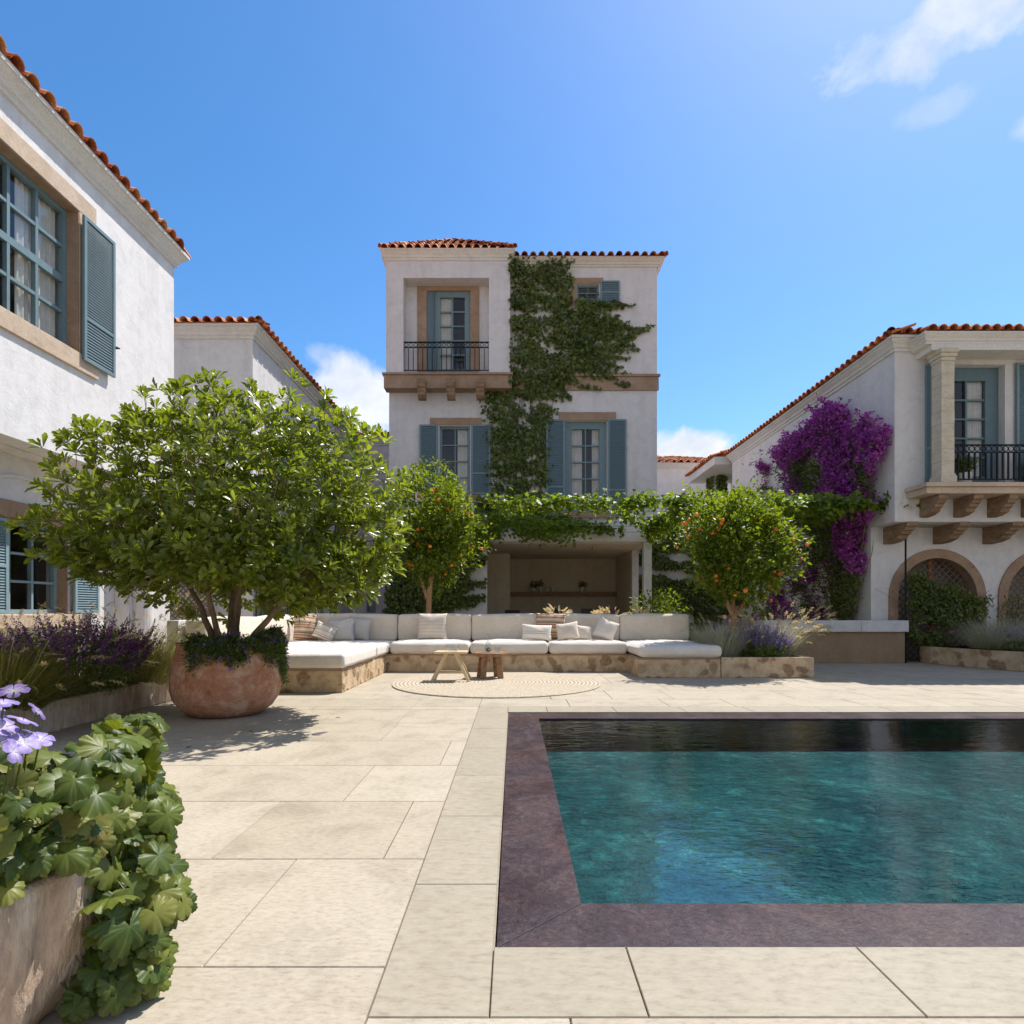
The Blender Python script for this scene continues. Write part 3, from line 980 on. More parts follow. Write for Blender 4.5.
pv = MB(); bd = MB()
rp = random.Random(11)
def slab(mb, a, b, c, d, gp=.0021, zt=0.0):
    if b - a < .03 or d - c < .03:
        return
    e = .0022
    z = zt + rp.uniform(-.0006, .0006)
    a += gp; b -= gp; c += gp; d -= gp
    mb.add([(a + e, c + e, z), (b - e, c + e, z), (b - e, d - e, z), (a + e, d - e, z),
            (a, c, z - .003), (b, c, z - .003), (b, d, z - .003), (a, d, z - .003),
            (a, c, -.0105), (b, c, -.0105), (b, d, -.0105), (a, d, -.0105)],
           [(0, 1, 2, 3), (4, 5, 1, 0), (5, 6, 2, 1), (6, 7, 3, 2), (7, 4, 0, 3), (8, 9, 5, 4), (9, 10, 6, 5), (10, 11, 7, 6), (11, 8, 4, 7)])
ROW = .7445
for k in range(-8, 30):
    ya, yb = 1.711 + ROW * (k - 1), 1.711 + ROW * k
    x = {0: -.585 - 7.3, 1: -.92 - 7.3, 2: -.555 - 7.3}.get(k, -7.9 + rp.uniform(0, .7))
    xs = [x]
    while xs[-1] < 16:
        cur = xs[-1]
        if k in (0, 1, 2) and cur < -1.5:
            nx = cur + .73
        else:
            nx = cur + rp.choice([.73, .73, 1.0, 1.1, 1.46])
        xs.append(nx)
    for a, b in zip(xs[:-1], xs[1:]):
        for (rx0, rx1, ry0, ry1) in ((-9, -.38, -5, PY1 + .34), (-.38, 16, -5, 1.5), (-9, 16, PY1 + .34, 26)):
            aa, bb, cc, dd = max(a, rx0), min(b, rx1), max(ya, ry0), min(yb, ry1)
            if bb - aa > .03 and dd - cc > .03:
                slab(pv, aa, bb, cc, dd)
structure(pv.build('paving', 'paving', recalc=False), 'large beige limestone paving slabs laid in rows', 'paving')
ys = [1.5, 2.23, 2.97, 3.71, 4.45, 5.19, PY1 + .34]
for a, b in zip(ys[:-1], ys[1:]):
    slab(bd, -.38, PX0 - .004, a, b, .0018)
xs = [PX0 - .004, .35, 1.07, 1.8, 2.5, 3.3, 4.0, 4.8, 5.5, 6.3, 7.0, 7.8, 9.0]
for a, b in zip(xs[:-1], xs[1:]):
    slab(bd, a, b, 1.5, PY0 - .004, .0018)
    slab(bd, a, b, PY1 + .004, PY1 + .34, .0018)
structure(bd.build('pool_paving_border', 'border', recalc=False), 'smooth pale slab border framing the pool', 'paving')

cp = MB(); W_ = .30; zt, zb = -.010, -.06
X0, X1, Y0, Y1 = PX0 + .006, PX1 - .006, PY0 + .006, PY1 - .006
i0, i1, j0, j1 = X0 + W_, X1 - W_, Y0 + W_ * .93, Y1 - W_
gp = .0016
def coping(q, sh):
    q = [(a + sh[0], b + sh[1]) for a, b in q]
    cp.hexa([(a, b, zb) for a, b in q] + [(a, b, zt) for a, b in q])
coping([(X0, Y0), (X1, Y0), (i1, j0), (i0, j0)], (0, -gp))
coping([(X1, Y0), (X1, Y1), (i1, j1), (i1, j0)], (gp, 0))
coping([(X1, Y1), (X0, Y1), (i0, j1), (i1, j1)], (0, gp))
coping([(X0, Y1), (X0, Y0), (i0, j0), (i0, j1)], (-gp, 0))
structure(cp.build('pool_coping', 'coping', bevel=.002), 'dark purple brown stone rim of the pool', 'pool rim')
ps = MB(); D = -.31
a, b, c, d = i0 - .02, i1 + .02, j0 - .02, j1 + .02
ps.quad((a, c, D), (b, c, D), (b, d, D), (a, d, D))
for p, q in (((a, c), (b, c)), ((b, c), (b, d)), ((b, d), (a, d)), ((a, d), (a, c))):
    ps.quad((p[0], p[1], D), (q[0], q[1], D), (q[0], q[1], zb - .001), (p[0], p[1], zb - .001))
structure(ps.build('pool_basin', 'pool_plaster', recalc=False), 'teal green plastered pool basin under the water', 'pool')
wt = MB(); wt.quad((a, c, -.022), (b, c, -.022), (b, d, -.022), (a, d, -.022))
wt.v = [(x, y, z) for x, y, z in wt.v]
# the sheet stops at the inner faces of the rim
wt.v = [(i0 if x < 1 else i1, j0 if y < 3 else j1, z) for x, y, z in wt.v]
structure(wt.build('water', 'water', recalc=False), 'clear rippled swimming pool water', 'water')

# ================================================================== CENTRAL HOUSE
H1 = thing('house', 'three storey white stucco house covered with ivy behind the long sofa', 'house', (.25, 16.3, 0))
T = front(16.3)
LW = (-2.09, -1.24, 4.31, 6.25); RD = (1.43, 2.61, 3.82, 6.39); SW = (1.77, 2.39, 9.65, 10.24)
wall(T, -3.51, 4.02, 3.02, 10.9, [LW, RD, SW, (-3.2, -.5, 7.7, 10.4)], parent=H1, mat='stucco_cool')
wall(T, -3.51, -.76, 0, 3.02, [], .3, parent=H1, mat='stucco_cool')
mb = MB(); mb.box(-3.51, -3.21, 16.601, 22, 0, 10.88); mb.box(3.72, 4.02, 16.601, 22, 3.02, 10.88); mb.box(-3.51, 4.02, 22, 22.3, 0, 10.88)
mb.box(3.93, 4.018, 21.51, 21.99, 0, 3.02)
mb.build('wall', 'stucco_cool', H1)
mb = MB(); mb.box(-1.02, 4.035, 16.25, 16.298, 3.0, 3.46); mb.box(-.76, 4.02, 16.3, 16.6, 3.0, 3.018)
mb.build('lintel_band', 'stone_cornice', H1)
# loggia
mb = MB(); mb.box(-3.2, 4.0, 16.602, 21.5, 2.98, 3.015); mb.box(-3.2, 3.9, 21.5, 21.6, 0, 2.98); mb.box(-3.2, -.13, 19.5, 21.499, 0, 2.979)
mb.box(3.76, 3.93, 18.6, 21.499, 0, 2.979)
mb.build('loggia_wall', 'plaster_brown', H1)
mb = MB(); mb.box(3.65, 3.88, 16.32, 16.55, 0, 2.998); mb.build('column', 'stone_pale', H1, bevel=.01)
mb = MB(); mb.box(3.74, 3.95, 18.38, 18.598, 0, 2.979); mb.build('column', 'stone_pale', H1, bevel=.01)
mb = MB(); mb.box(-.13, 3.76, 21.2, 21.499, 1.6, 1.75); mb.build('shelf', 'walnut', H1, bevel=.004)
# band
mb = MB(); mb.box(-.30, 4.06, 16.255, 16.299, 7.24, 7.62); mb.box(-.30, 4.10, 16.225, 16.2985, 7.622, 7.69); mb.build('string_course', 'stone_brown', H1, bevel=.006)
# tower bay
TT = front(16.0)
OP = (-3.05, -.69, 7.62, 10.24)
wall(TT, -3.53, -.11, 7.6, 10.9, [OP], .28, parent=H1, mat='stucco_cool')
mb = MB(); mb.box(-3.53, -3.505, 16.28, 22, 7.6, 10.88); mb.box(-.39, -.11, 16.281, 16.2985, 7.6, 10.88)
mb.box(-3.05, -.69, 16.281, 16.44, 10.24, 10.4); mb.box(-3.05, -.69, 16.02, 16.44, 7.5, 7.618)
mb.box(-3.15, -3.05, 16.281, 16.44, 7.5, 10.4); mb.box(-.69, -.6, 16.281, 16.44, 7.5, 10.4)
mb.box(-3.05, -2.74, 16.44, 16.5, 7.6, 10.4); mb.box(-.99, -.69, 16.44, 16.5, 7.6, 10.4)
mb.box(-2.74, -.99, 16.44, 16.5, 10.2, 10.4)
mb.build('bay_wall', 'stucco_cool', H1)
mb = MB(); mb.box(-3.58, -.06, 15.94, 16.296, 7.18, 7.54); mb.box(-3.62, -.03, 15.90, 16.294, 7.541, 7.60); mb.build('balcony_slab', 'stone_brown', H1, bevel=.008)
for x in (-2.52, -1.72, -.92):
    mb = MB(); corbel(mb, TT, x, .22, 7.34, .32, .50, .02)
    mb2 = MB(front(16.0)); mb2.add(mb.v, mb.f); mb2.build('corbel', 'corbel', H1)
Td = front(16.44)
mb = MB(Td); mb.box(-2.74, -2.47, -.05, .03, 7.62, 10.12); mb.box(-1.24, -.99, -.05, .03, 7.62, 10.12); mb.box(-2.74, -.99, -.05, .032, 10.12, 10.235)
mb.build('door_surround', 'stone_brown', H1, bevel=.005)
mb = MB(Td); mb.box(-2.47, -2.28, -.08, .0, 7.62, 10.12); mb.box(-2.28, -2.26, -.08, .03, 7.62, 10.12); mb.build('shutter', 'shutter', H1)
window(Td, H1, -2.26, -1.24, 7.62, 10.12, 2, 5, d=-.06, fw=.16, mw=.035, kind='door', curtain=(.52, .0), bottom=.3, room=1.2)
railing(TT, H1, -3.05, -.69, 7.70, 8.50, -.05, .125, .15)
# windows
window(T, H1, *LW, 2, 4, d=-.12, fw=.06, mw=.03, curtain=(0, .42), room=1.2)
mb = MB(T); mb.box(-2.36, -.90, -.02, .035, 6.27, 6.47); mb.build('lintel', 'stone_brown', H1, bevel=.006)
mb = MB(T); mb.box(-2.3, -.95, -.1, .07, 4.16, 4.30); mb.build('sill', 'stone_brown', H1, bevel=.006)
shutter(T, H1, -2.65, -2.13, 4.32, 6.27, d=.04, mid=.30)
shutter(T, H1, -1.20, -.66, 4.32, 6.27, d=.04, mid=.30)
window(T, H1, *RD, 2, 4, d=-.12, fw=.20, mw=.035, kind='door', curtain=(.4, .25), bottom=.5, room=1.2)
mb = MB(T); mb.box(1.26, 2.86, -.02, .035, 6.40, 6.63); mb.build('lintel', 'stone_brown', H1, bevel=.006)
mb = MB(T); mb.box(1.2, 2.85, -.1, .07, 3.66, 3.815); mb.build('door_step', 'stone_brown', H1, bevel=.006)
shutter(T, H1, .90, 1.42, 3.86, 6.42, d=.04, mid=.26)
shutter(T, H1, 2.63, 3.15, 3.74, 6.42, d=.04, mid=.26)
window(T, H1, *SW, 2, 3, d=-.1, fw=.05, mw=.025, curtain=(0, 0))
mb = MB(T); mb.box(1.62, 2.50, -.02, .03, 10.25, 10.40); mb.box(1.62, 1.765, -.02, .028, 9.55, 10.249); mb.box(1.766, 2.45, -.08, .05, 9.55, 9.645)
mb.build('window_surround', 'stone_brown', H1, bevel=.005)
shutter(T, H1, 2.42, 2.96, 9.66, 10.30, d=.035, mid=.5, st=.04)
cornice(H1, -3.5, 4.02, 16.3, 22.3, 10.91, .18, .20)
cornice(H1, -3.53, -.11, 16.0, 22.0, 10.98, .14, .27)
mb = MB(); mb.box(-3.53, -.11, 16.0, 22.0, 10.88, 10.97); mb.build('parapet', 'stucco_cool', H1)
hip_roof(H1, -.1, 4.02, 16.3, 22.3, 10.91, .20, .35, left=False, sov=.0)
hip_roof(H1, -3.53, -.11, 16.0, 21.0, 10.985, .125, .72, back=True, sov=.0)

# ================================================================== NEAR HOUSE ON THE SALVIA SIDE
H2 = thing('house', 'tall white stucco house with a wide paned window above the salvia bed', 'house', (-8, 3, 0))
T = side_e(-5.6)
WN = (5.35, 7.47, 4.36, 6.20)
wall(T, -6, 9.55, 2.99, 6.86, [WN, (-1.2, .9, 4.36, 6.2)], .32, parent=H2)
mb = MB(); mb.box(-13, -5.9201, 9.25, 9.55, 2.99, 6.84); mb.box(-13, -5.92, -6, -5.7, 2.99, 6.84); mb.box(-13, -12.7, -5.69, 9.24, 0, 6.84)
mb.box(-12.7, -5.9215, -5.69, 9.245, 2.97, 2.989); mb.build('wall', 'stucco', H2)
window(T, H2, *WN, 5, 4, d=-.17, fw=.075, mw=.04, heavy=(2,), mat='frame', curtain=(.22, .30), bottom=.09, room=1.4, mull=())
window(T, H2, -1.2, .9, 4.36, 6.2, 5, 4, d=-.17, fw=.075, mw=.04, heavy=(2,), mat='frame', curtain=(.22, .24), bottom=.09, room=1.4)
reveal(T, H2, *WN, .16, 'stone_brown')
surround(T, H2, *WN, w=.30, top=.23, bot=.22, proud=.008, mat='stone_trim')
sh = shutter(T, H2, 7.46, 8.04, 4.28, 6.15, d=.045, mid=.30, st=.045, pitch=.036, mat='shutter', fmat='frame')
hb = MB(T); hb.box(8.04, 8.09, .055, .10, 4.70, 4.715); hb.tube([(8.03, .05, 4.71), (8.085, .11, 4.71)], .007); hb.build('shutter_catch', 'iron', sh)
shutter(T, H2, 4.80, 5.33, 4.28, 6.15, d=.045, mid=.30, st=.045, pitch=.036, mat='shutter', fmat='frame')
# ground floor, set back
T = side_e(-6.17)
GW = (6.50, 8.02, 1.01, 2.20); GW2 = (3.2, 4.7, 1.01, 2.20)
wall(T, -6, 10.4, 0, 2.968, [GW, GW2], .3, parent=H2, mat='stucco_mid')
mb = MB(); mb.box(-12.7, -6.471, 10.1, 10.4, 0, 2.96); mb.build('wall', 'stucco_mid', H2)
for g_ in (GW, GW2):
    window(T, H2, *g_, 4, 3, d=-.16, fw=.06, mw=.03, mat='frame_light', curtain=(0, 0), room=1.6)
    reveal(T, H2, *g_, .15, 'stone_brown')
    mb = MB(T)
    a0, a1 = g_[0] - .16, g_[1] + .16
    mb.box(a0, a1, -.02, .03, 2.201, 2.40); mb.build('lintel', 'stone_brown', H2, bevel=.006)
    mb = MB(T); mb.box(a0, a1, -.1, .08, .84, 1.005); mb.build('sill', 'stone_trim', H2, bevel=.006)
    shutter(T, H2, g_[1] + .03, g_[1] + .50, 1.02, 2.16, d=.05, mid=.5, st=.04, pitch=.034, mat='frame', fmat='frame_light')
    shutter(T, H2, g_[0] + .02, g_[0] + .49, 1.02, 2.16, d=.05, mid=.5, st=.04, pitch=.034, mat='frame', fmat='frame_light')
# relief arch over the window
mb = MB(T)
n = 20; cx, cz, ra = 7.26, 1.72, .98
for k in range(n):
    t0, t1 = PI * (.08 + .84 * k / n), PI * (.08 + .84 * (k + 1) / n)
    q = []
    for rr_, tt in ((ra, t0), (ra, t1), (ra + .035, t1), (ra + .035, t0)):
        q.append((cx + rr_ * math.cos(tt), cz + rr_ * math.sin(tt)))
    mb.hexa([(a_, .001, b_) for a_, b_ in q] + [(a_, .03, b_) for a_, b_ in q])
mb.build('arch_moulding', 'stucco_mid', H2, recalc=True)
mb = MB(); mb.box(-6.169, -5.95, 8.95, 9.25, 0, 2.9); mb.build('pilaster', 'stucco_mid', H2, bevel=.01)
mb = MB(); mb.lathe([(.20, 0), (.20, .12), (.16, .16), (.155, 2.7), (.20, 2.78), (.20, 2.9)], (-5.9, 9.2, 0), 24); mb.build('column', 'stucco_mid', H2, smooth=False)
cornice(H2, -13, -5.6, -6, 9.55, 6.97, .17, .26)
mb = MB(); mb.box(-12.9, -5.62, -5.9, 9.5, 6.80, 6.965); mb.build('ceiling_slab', 'stucco', H2)
hip_roof(H2, -13, -5.6, -6, 9.55, 6.975, .175, .33, left=False, back=True, sp=.22, sov=.02)

# ================================================================== SECOND HOUSE
H3 = thing('house', 'white two storey house with a long eave between the near house and the ivy house', 'house', (-8.5, 15, 0))
T = front(12.1)
wall(T, -11.5, -5.45, 0, 6.9, [], .3, parent=H3, mat='stucco_mid')
T = side_e(-5.45)
DA = (12.65, 13.75, .0, 2.3); DB = (14.7, 15.8, .0, 2.3); DC = (17.2, 18.2, .9, 2.3)
UW = [(13.2, 14.1, 4.1, 5.6), (15.6, 16.5, 4.1, 5.6)]
wall(T, 12.401, 19.4, 0, 6.9, [DA, DB, DC] + UW, .3, parent=H3, mat='stucco_mid')
for d_ in (DA, DB):
    window(T, H3, *d_, 2, 4, d=-.12, fw=.1, mw=.03, mat='shutter', kind='door', curtain=(0, 0), bottom=.3)
window(T, H3, *DC, 2, 3, d=-.12, fw=.07, mw=.03, curtain=(0, 0))
for u_ in UW:
    window(T, H3, *u_, 2, 4, d=-.12, fw=.07, mw=.03, curtain=(.3, .3))
    shutter(T, H3, u_[0] - .46, u_[0] - .02, u_[2], u_[3]); shutter(T, H3, u_[1] + .02, u_[1] + .46, u_[2], u_[3])
for a_ in (12.15, 13.80, 14.2, 15.85):
    shutter(T, H3, a_ + .02, a_ + .44, .05, 2.3)
mb = MB(); mb.box(-11.5, -11.2, 12.401, 19.4, 0, 6.88); mb.box(-11.2, -5.751, 19.1, 19.4, 0, 6.88); mb.box(-11.2, -5.75, 12.4, 19.1, 6.6, 6.7); mb.build('wall', 'stucco_mid', H3)
cornice(H3, -11.5, -5.45, 12.1, 19.4, 6.96, .20, .24)
hip_roof(H3, -11.5, -5.45, 12.1, 19.4, 6.965, .22, .34, left=False, back=True)

# garden gate of crossed laths beside the second house
def lattice_mb(T, s0, s1, z0, z1, d, pitch, w=.008, inside=None):
    mb = MB(T)
    L = (s1 - s0) + (z1 - z0)
    k = -L
    for sg in (1, -1):
        c = -L
        while c < L * 2:
            # line: s = s0 + c + t, z = z0 + sg*t  (clip by stepping)
            segs = []
            t = 0; step = .03; cur = None
            m_ = int(L * 2 / step)
            zc = z0 if sg > 0 else z1
            for i in range(m_ + 1):
                t = i * step
                s_, z_ = s0 + c - (L if False else 0) + t, zc + sg * t
                ok = s0 <= s_ <= s1 and z0 <= z_ <= z1 and (inside is None or inside(s_, z_))
                if ok and cur is None: cur = (s_, z_)
                if ok: last = (s_, z_)
                if not ok and cur is not None:
                    segs.append((cur, last)); cur = None
            if cur is not None: segs.append((cur, last))
            dd = d + (.007 if sg > 0 else -.007)
            for (p, q) in segs:
                if abs(p[0] - q[0]) < .02: continue
                nx, nz = -sg * w * .707, w * .707
                mb.hexa([(p[0] - nx, dd - .006, p[1] - nz), (q[0] - nx, dd - .006, q[1] - nz), (q[0] + nx, dd - .006, q[1] + nz), (p[0] + nx, dd - .006, p[1] + nz),
                         (p[0] - nx, dd + .006, p[1] - nz), (q[0] - nx, dd + .006, q[1] - nz), (q[0] + nx, dd + .006, q[1] + nz), (p[0] + nx, dd + .006, p[1] + nz)])
            c += pitch
    return mb
lt = thing('lattice_screen', 'brown crossed lath screen behind the potted tree', 'trellis', (-6.55, 11.6, 0))
lattice_mb(front(11.6), -7.0, -6.12, .02, 2.0, 0, .11, .012).build('lattice', 'lattice', lt)
mb = MB(front(11.6)); mb.box(-7.05, -7.0, -.03, .03, 0, 2.05); mb.box(-6.12, -6.07, -.03, .03, 0, 2.05); mb.box(-7.0, -6.12, -.03, .03, 2.0, 2.05); mb.build('frame', 'lattice', lt)

# ================================================================== FAR HOUSES
H4 = thing('house', 'pale pink house wall with a short tiled eave farthest beyond the potted tree', 'house', (-5, 21, 0))
wall(front(19.9), -6.4, -3.0, 0, 6.95, [(-5.05, -4.75, 1.0, 1.9)], .3, parent=H4, mat='stucco_rose')
mb = MB(); mb.box(-6.4, -3.0, 20.201, 24, 0, 6.93); mb.build('wall', 'stucco_rose', H4)
window(front(19.9), H4, -5.05, -4.75, 1.0, 1.9, 1, 1, curtain=(0, 0), room=.3)
cornice(H4, -6.4, -3.0, 19.9, 24, 6.97, .18, .24)
hip_roof(H4, -6.4, -3.0, 19.9, 24, 6.975, .2, .34)
H5 = thing('house', 'low cream house with pale eave glimpsed between ivy house and bougainvillea house', 'house', (6.5, 25, 0))
wall(front(24.0), 4.2, 9.5, 0, 7.12, [], .3, parent=H5, mat='stucco')
mb = MB(); mb.box(4.2, 9.5, 24.301, 29, 0, 7.1); mb.build('wall', 'stucco', H5)
cornice(H5, 4.2, 9.5, 24.0, 29, 7.15, .16, .22)
hip_roof(H5, 4.2, 9.5, 24.0, 29, 7.155, .18, .33, sp=.3)

# ================================================================== BOUGAINVILLEA HOUSE
H6 = thing('house', 'white house with arches below and a stone balcony on rows of corbels', 'house', (11, 15, 0))
XS = 7.45
wall(side_w(XS), 11.65, 19.8, 2.81, 6.32, [], .3, parent=H6, mat='stucco_mid')
wall(side_w(XS), 12.45, 19.8, 0, 2.81, [], .3, parent=H6, mat='stucco_mid')
Tu = front(11.35); TL = front(12.1)
DU = (8.32, 9.58, 3.46, 5.86)
wall(Tu, XS, 17, 2.81, 6.32, [DU, (11.2, 12.4, 3.46, 5.86)], .3, parent=H6, mat='stucco_mid')
arches = [(8.82, 1.33, .835, 0), (11.1, 1.33, .835, 0), (13.4, 1.33, .835, 0)]
wall(TL, XS, 17, 0, 2.81, [], .35, parent=H6, mat='stucco_mid', arches=arches)
mb = MB(); mb.box(XS + .3, 17, 11.651, 12.45, 2.79, 2.83); mb.box(16.7, 17, 12.46, 19.8, 0, 6.3); mb.box(XS + .301, 16.69, 19.5, 19.8, 0, 6.3)
mb.box(XS + .302, 17, 12.9, 13.0, 0, 2.78)
mb.build('wall', 'beige_back', H6)
mb = MB(); mb.box(XS + .001, 17, 11.36, 12.098, 2.795, 2.809); mb.build('soffit', 'stucco_cool', H6)
for c, sp_, r_, _ in arches:
    mb = MB(TL); n = 28
    for k in range(n):
        t0, t1 = PI * k / n, PI * (k + 1) / n
        q = [(c + rr_ * math.cos(tt), sp_ + rr_ * math.sin(tt)) for rr_, tt in ((r_ - .012, t0), (r_ - .012, t1), (r_ + .175, t1), (r_ + .175, t0))]
        mb.hexa([(a_, -.30, b_) for a_, b_ in q] + [(a_, .035, b_) for a_, b_ in q])
    mb.box(c - r_ - .175, c - r_ + .012, -.30, .034, 0, sp_); mb.box(c + r_ - .012, c + r_ + .175, -.30, .034, 0, sp_)
    arch = mb.build('arch_surround', 'stone_brown', H6)
    ins = lambda s, z, c=c, sp_=sp_, r_=r_: (abs(s - c) < r_ if z < sp_ else (s - c) ** 2 + (z - sp_) ** 2 < r_ * r_)
    lattice_mb(TL, c - r_, c + r_, .02, sp_ + r_, -.18, .15, .009, ins).build('lattice', 'lattice', arch)
    mb = MB(TL); mb.box(c - .035, c + .035, -.23, -.195, 0, sp_ + r_ - .02); mb.build('centre_post', 'rust' if c < 9 else 'lattice', arch)
# corbels
for i in range(8):
    x = 7.80 + 1.035 * i
    mb = MB(TL); corbel(mb, TL, x, .20, 2.80, .74, .36); mb.build('corbel', 'corbel', H6)
for i in range(13):
    x = 8.02 + .66 * i
    mb = MB(Tu); corbel(mb, Tu, x, .17, 3.235, .52, .36); mb.build('corbel', 'corbel', H6)
mb = MB(Tu); mb.box(7.68, 17, 0, .56, 3.24, 3.36); mb.box(7.64, 17, 0, .61, 3.361, 3.44); mb.build('balcony_slab', 'stone_trim', H6, bevel=.01)
# column
mb = MB()
cx, cy = 8.12, 10.98
mb.box(cx - .15, cx + .15, cy - .16, cy + .16, 3.442, 3.58); mb.box(cx - .135, cx + .135, cy - .145, cy + .145, 3.5805, 3.6215)
for k in range(9):
    z0_, z1_ = 3.622 + k * .235, 3.622 + (k + 1) * .235 - .006
    e_ = .122 + random.uniform(-.003, .003)
    mb.box(cx - e_, cx + e_, cy - .13, cy + .13, z0_, z1_ + .004)
mb.build('column', 'stone_column', H6, bevel=.006)
mb = MB(); zc = 3.622 + 9 * .235
mb.box(cx - .135, cx + .135, cy - .145, cy + .145, zc, zc + .07); mb.box(cx - .155, cx + .155, cy - .165, cy + .165, zc + .071, zc + .14); mb.box(cx - .175, cx + .175, cy - .185, cy + .185, zc + .141, 5.96)
mb.build('capital', 'stone_column', H6, bevel=.014)
railing(Tu, H6, 8.26, 12.9, 3.52, 4.19, .42, .105, .14, r=.012)
window(Tu, H6, *DU, 2, 5, d=-.14, fw=.26, mw=.035, kind='door', curtain=(0, .42), bottom=.25, room=1.2, mat='shutter')
mb = MB(Tu); mb.box(9.582, 9.74, -.02, .03, 3.45, 5.86); mb.box(8.2, 9.74, -.02, .032, 5.861, 5.96); mb.build('door_surround', 'stone_pale', H6, bevel=.004)
window(Tu, H6, 11.2, 12.4, 3.46, 5.86, 2, 5, d=-.14, fw=.2, mw=.035, kind='door', curtain=(.3, .3), bottom=.25, room=1.2, mat='shutter')
shutter(Tu, H6, 9.78, 10.36, 3.5, 5.88, d=.04, mid=.3)
tp = lambda s, d, z: (8.03 + d, 11.35 - s, z)
shutter(tp, H6, .01, .22, 3.5, 5.86, d=0, mid=.3)
# cornices: main and the one over the balcony
cornice(H6, XS, 17, 11.35, 19.8, 6.38, .17, .26)
mb = MB(Tu); mb.box(7.86, 17, .0, .44, 5.962, 6.075); mb.build('beam', 'stone_cornice', H6, bevel=.004)
cornice(H6, 7.78, 17, 10.94, 11.3, 6.27, .13, .19)
mb = MB(); mb.box(7.80, 17, 10.96, 11.349, 6.0755, 6.26); mb.box(XS + .05, 16.9, 11.5, 19.7, 6.2, 6.37); mb.build('ceiling_slab', 'stone_cornice', H6)
mb = MB()
Xa, Ya = XS - .19, 11.16
roof_slope(mb, (Xa, 19.98), (Xa, Ya), 6.385, (1, 0), 4.2, .34, hip0=False, sp=.21)
roof_slope(mb, (Xa, Ya), (17.2, Ya), 6.385, (0, 1), 4.0, .34, hip0=True, hip1=False, sp=.21, over=.02)
roof_slope(mb, (7.68, 10.80), (17.2, 10.80), 6.275, (0, 1), 4.2, .34, hip0=True, hip1=False, sp=.2, over=.02)
hip_cap(mb, (Xa, Ya), (1, 1), 4.2, .34, 6.385)
mb.build('roof', 'tile', H6, recalc=False)
# open loggia at the far end: roof, beam and a post
mb = MB(); mb.box(6.9, 17, 19.981, 23.0, 6.10, 6.37); mb.build('eave_slab', 'stone_cornice', H6, bevel=.01)
mb = MB(); roof_slope(mb, (6.86, 23.1), (6.86, 19.99), 6.375, (1, 0), 3, .34, hip0=True, hip1=False, sp=.21); mb.build('roof', 'tile', H6, recalc=False)
mb = MB(); mb.box(7.5, 7.9, 21.6, 22.3, 0, 6.1); mb.build('post', 'stucco_cool', H6)
mb = MB(); mb.box(8.6, 17, 19.801, 23.0, 0, 6.09); mb.build('loggia_wall', 'stucco_cool', H6)

# garden wall with ivy between the two houses
GWL = thing('garden_wall', 'tall garden wall smothered in ivy between the ivy house and its neighbour', 'wall', (5.6, 19.3, 0))
mb = MB(); mb.box(4.03, 7.44, 19.2, 19.5, 0, 4.0); mb.build('wall', 'stucco_cool', GWL)
mb = MB(); mb.box(4.025, 7.445, 19.16, 19.54, 4.001, 4.08); mb.build('coping', 'stone_pale', GWL)
# low seat wall
o = thing('seat_wall', 'low brown wall with pale stone cap under the bougainvillea', 'wall', (6.6, 11.8, 0))
mb = MB(); mb.box(5.0, 7.86, 11.66, 11.95, 0, .63); mb.build('wall', 'wall_brown', o, bevel=.01)
for a_, b_ in ((4.98, 6.1), (6.104, 6.95), (6.954, 7.90)):
    mb = MB(); mb.box(a_, b_, 11.60, 11.98, .632, .86); mb.build('cap_stone', 'stone_pale', o, bevel=.01)
# ================================================================== BUILT-IN BENCH AND CUSHIONS
sb = thing('stone_bench', 'low U-shaped rubble stone bench under the cream cushions', 'bench', (-.6, 10, 0))
mb = MB()
U = [(-4.45, 7.43), (-2.2, 7.43), (-2.2, 10.0), (1.96, 10.0), (1.96, 9.12), (3.25, 9.12), (3.25, 11.15), (-4.45, 11.15)]
mb.prism(U, 0, .285, lambda a, p, q: (p, q, a)); mb.build('masonry_base', 'rubble', sb, bevel=.012)
mb = MB()
U2 = [(-4.45, 7.43), (-2.205, 7.43), (-2.205, 10.005), (1.965, 10.005), (1.965, 9.125), (3.245, 9.125), (3.245, 11.145), (-4.45, 11.145)]
mb.prism(U2, .286, .312, lambda a, p, q: (p, q, a)); mb.build('seat_board', 'stone_brown', sb)
mb = MB()
mb.box(-4.45, 3.25, 11.0, 11.15, .313, .93); mb.box(-4.45, -4.30, 7.43, 10.999, .313, .93); mb.build('back_wall', 'stucco_mid', sb, bevel=.01)

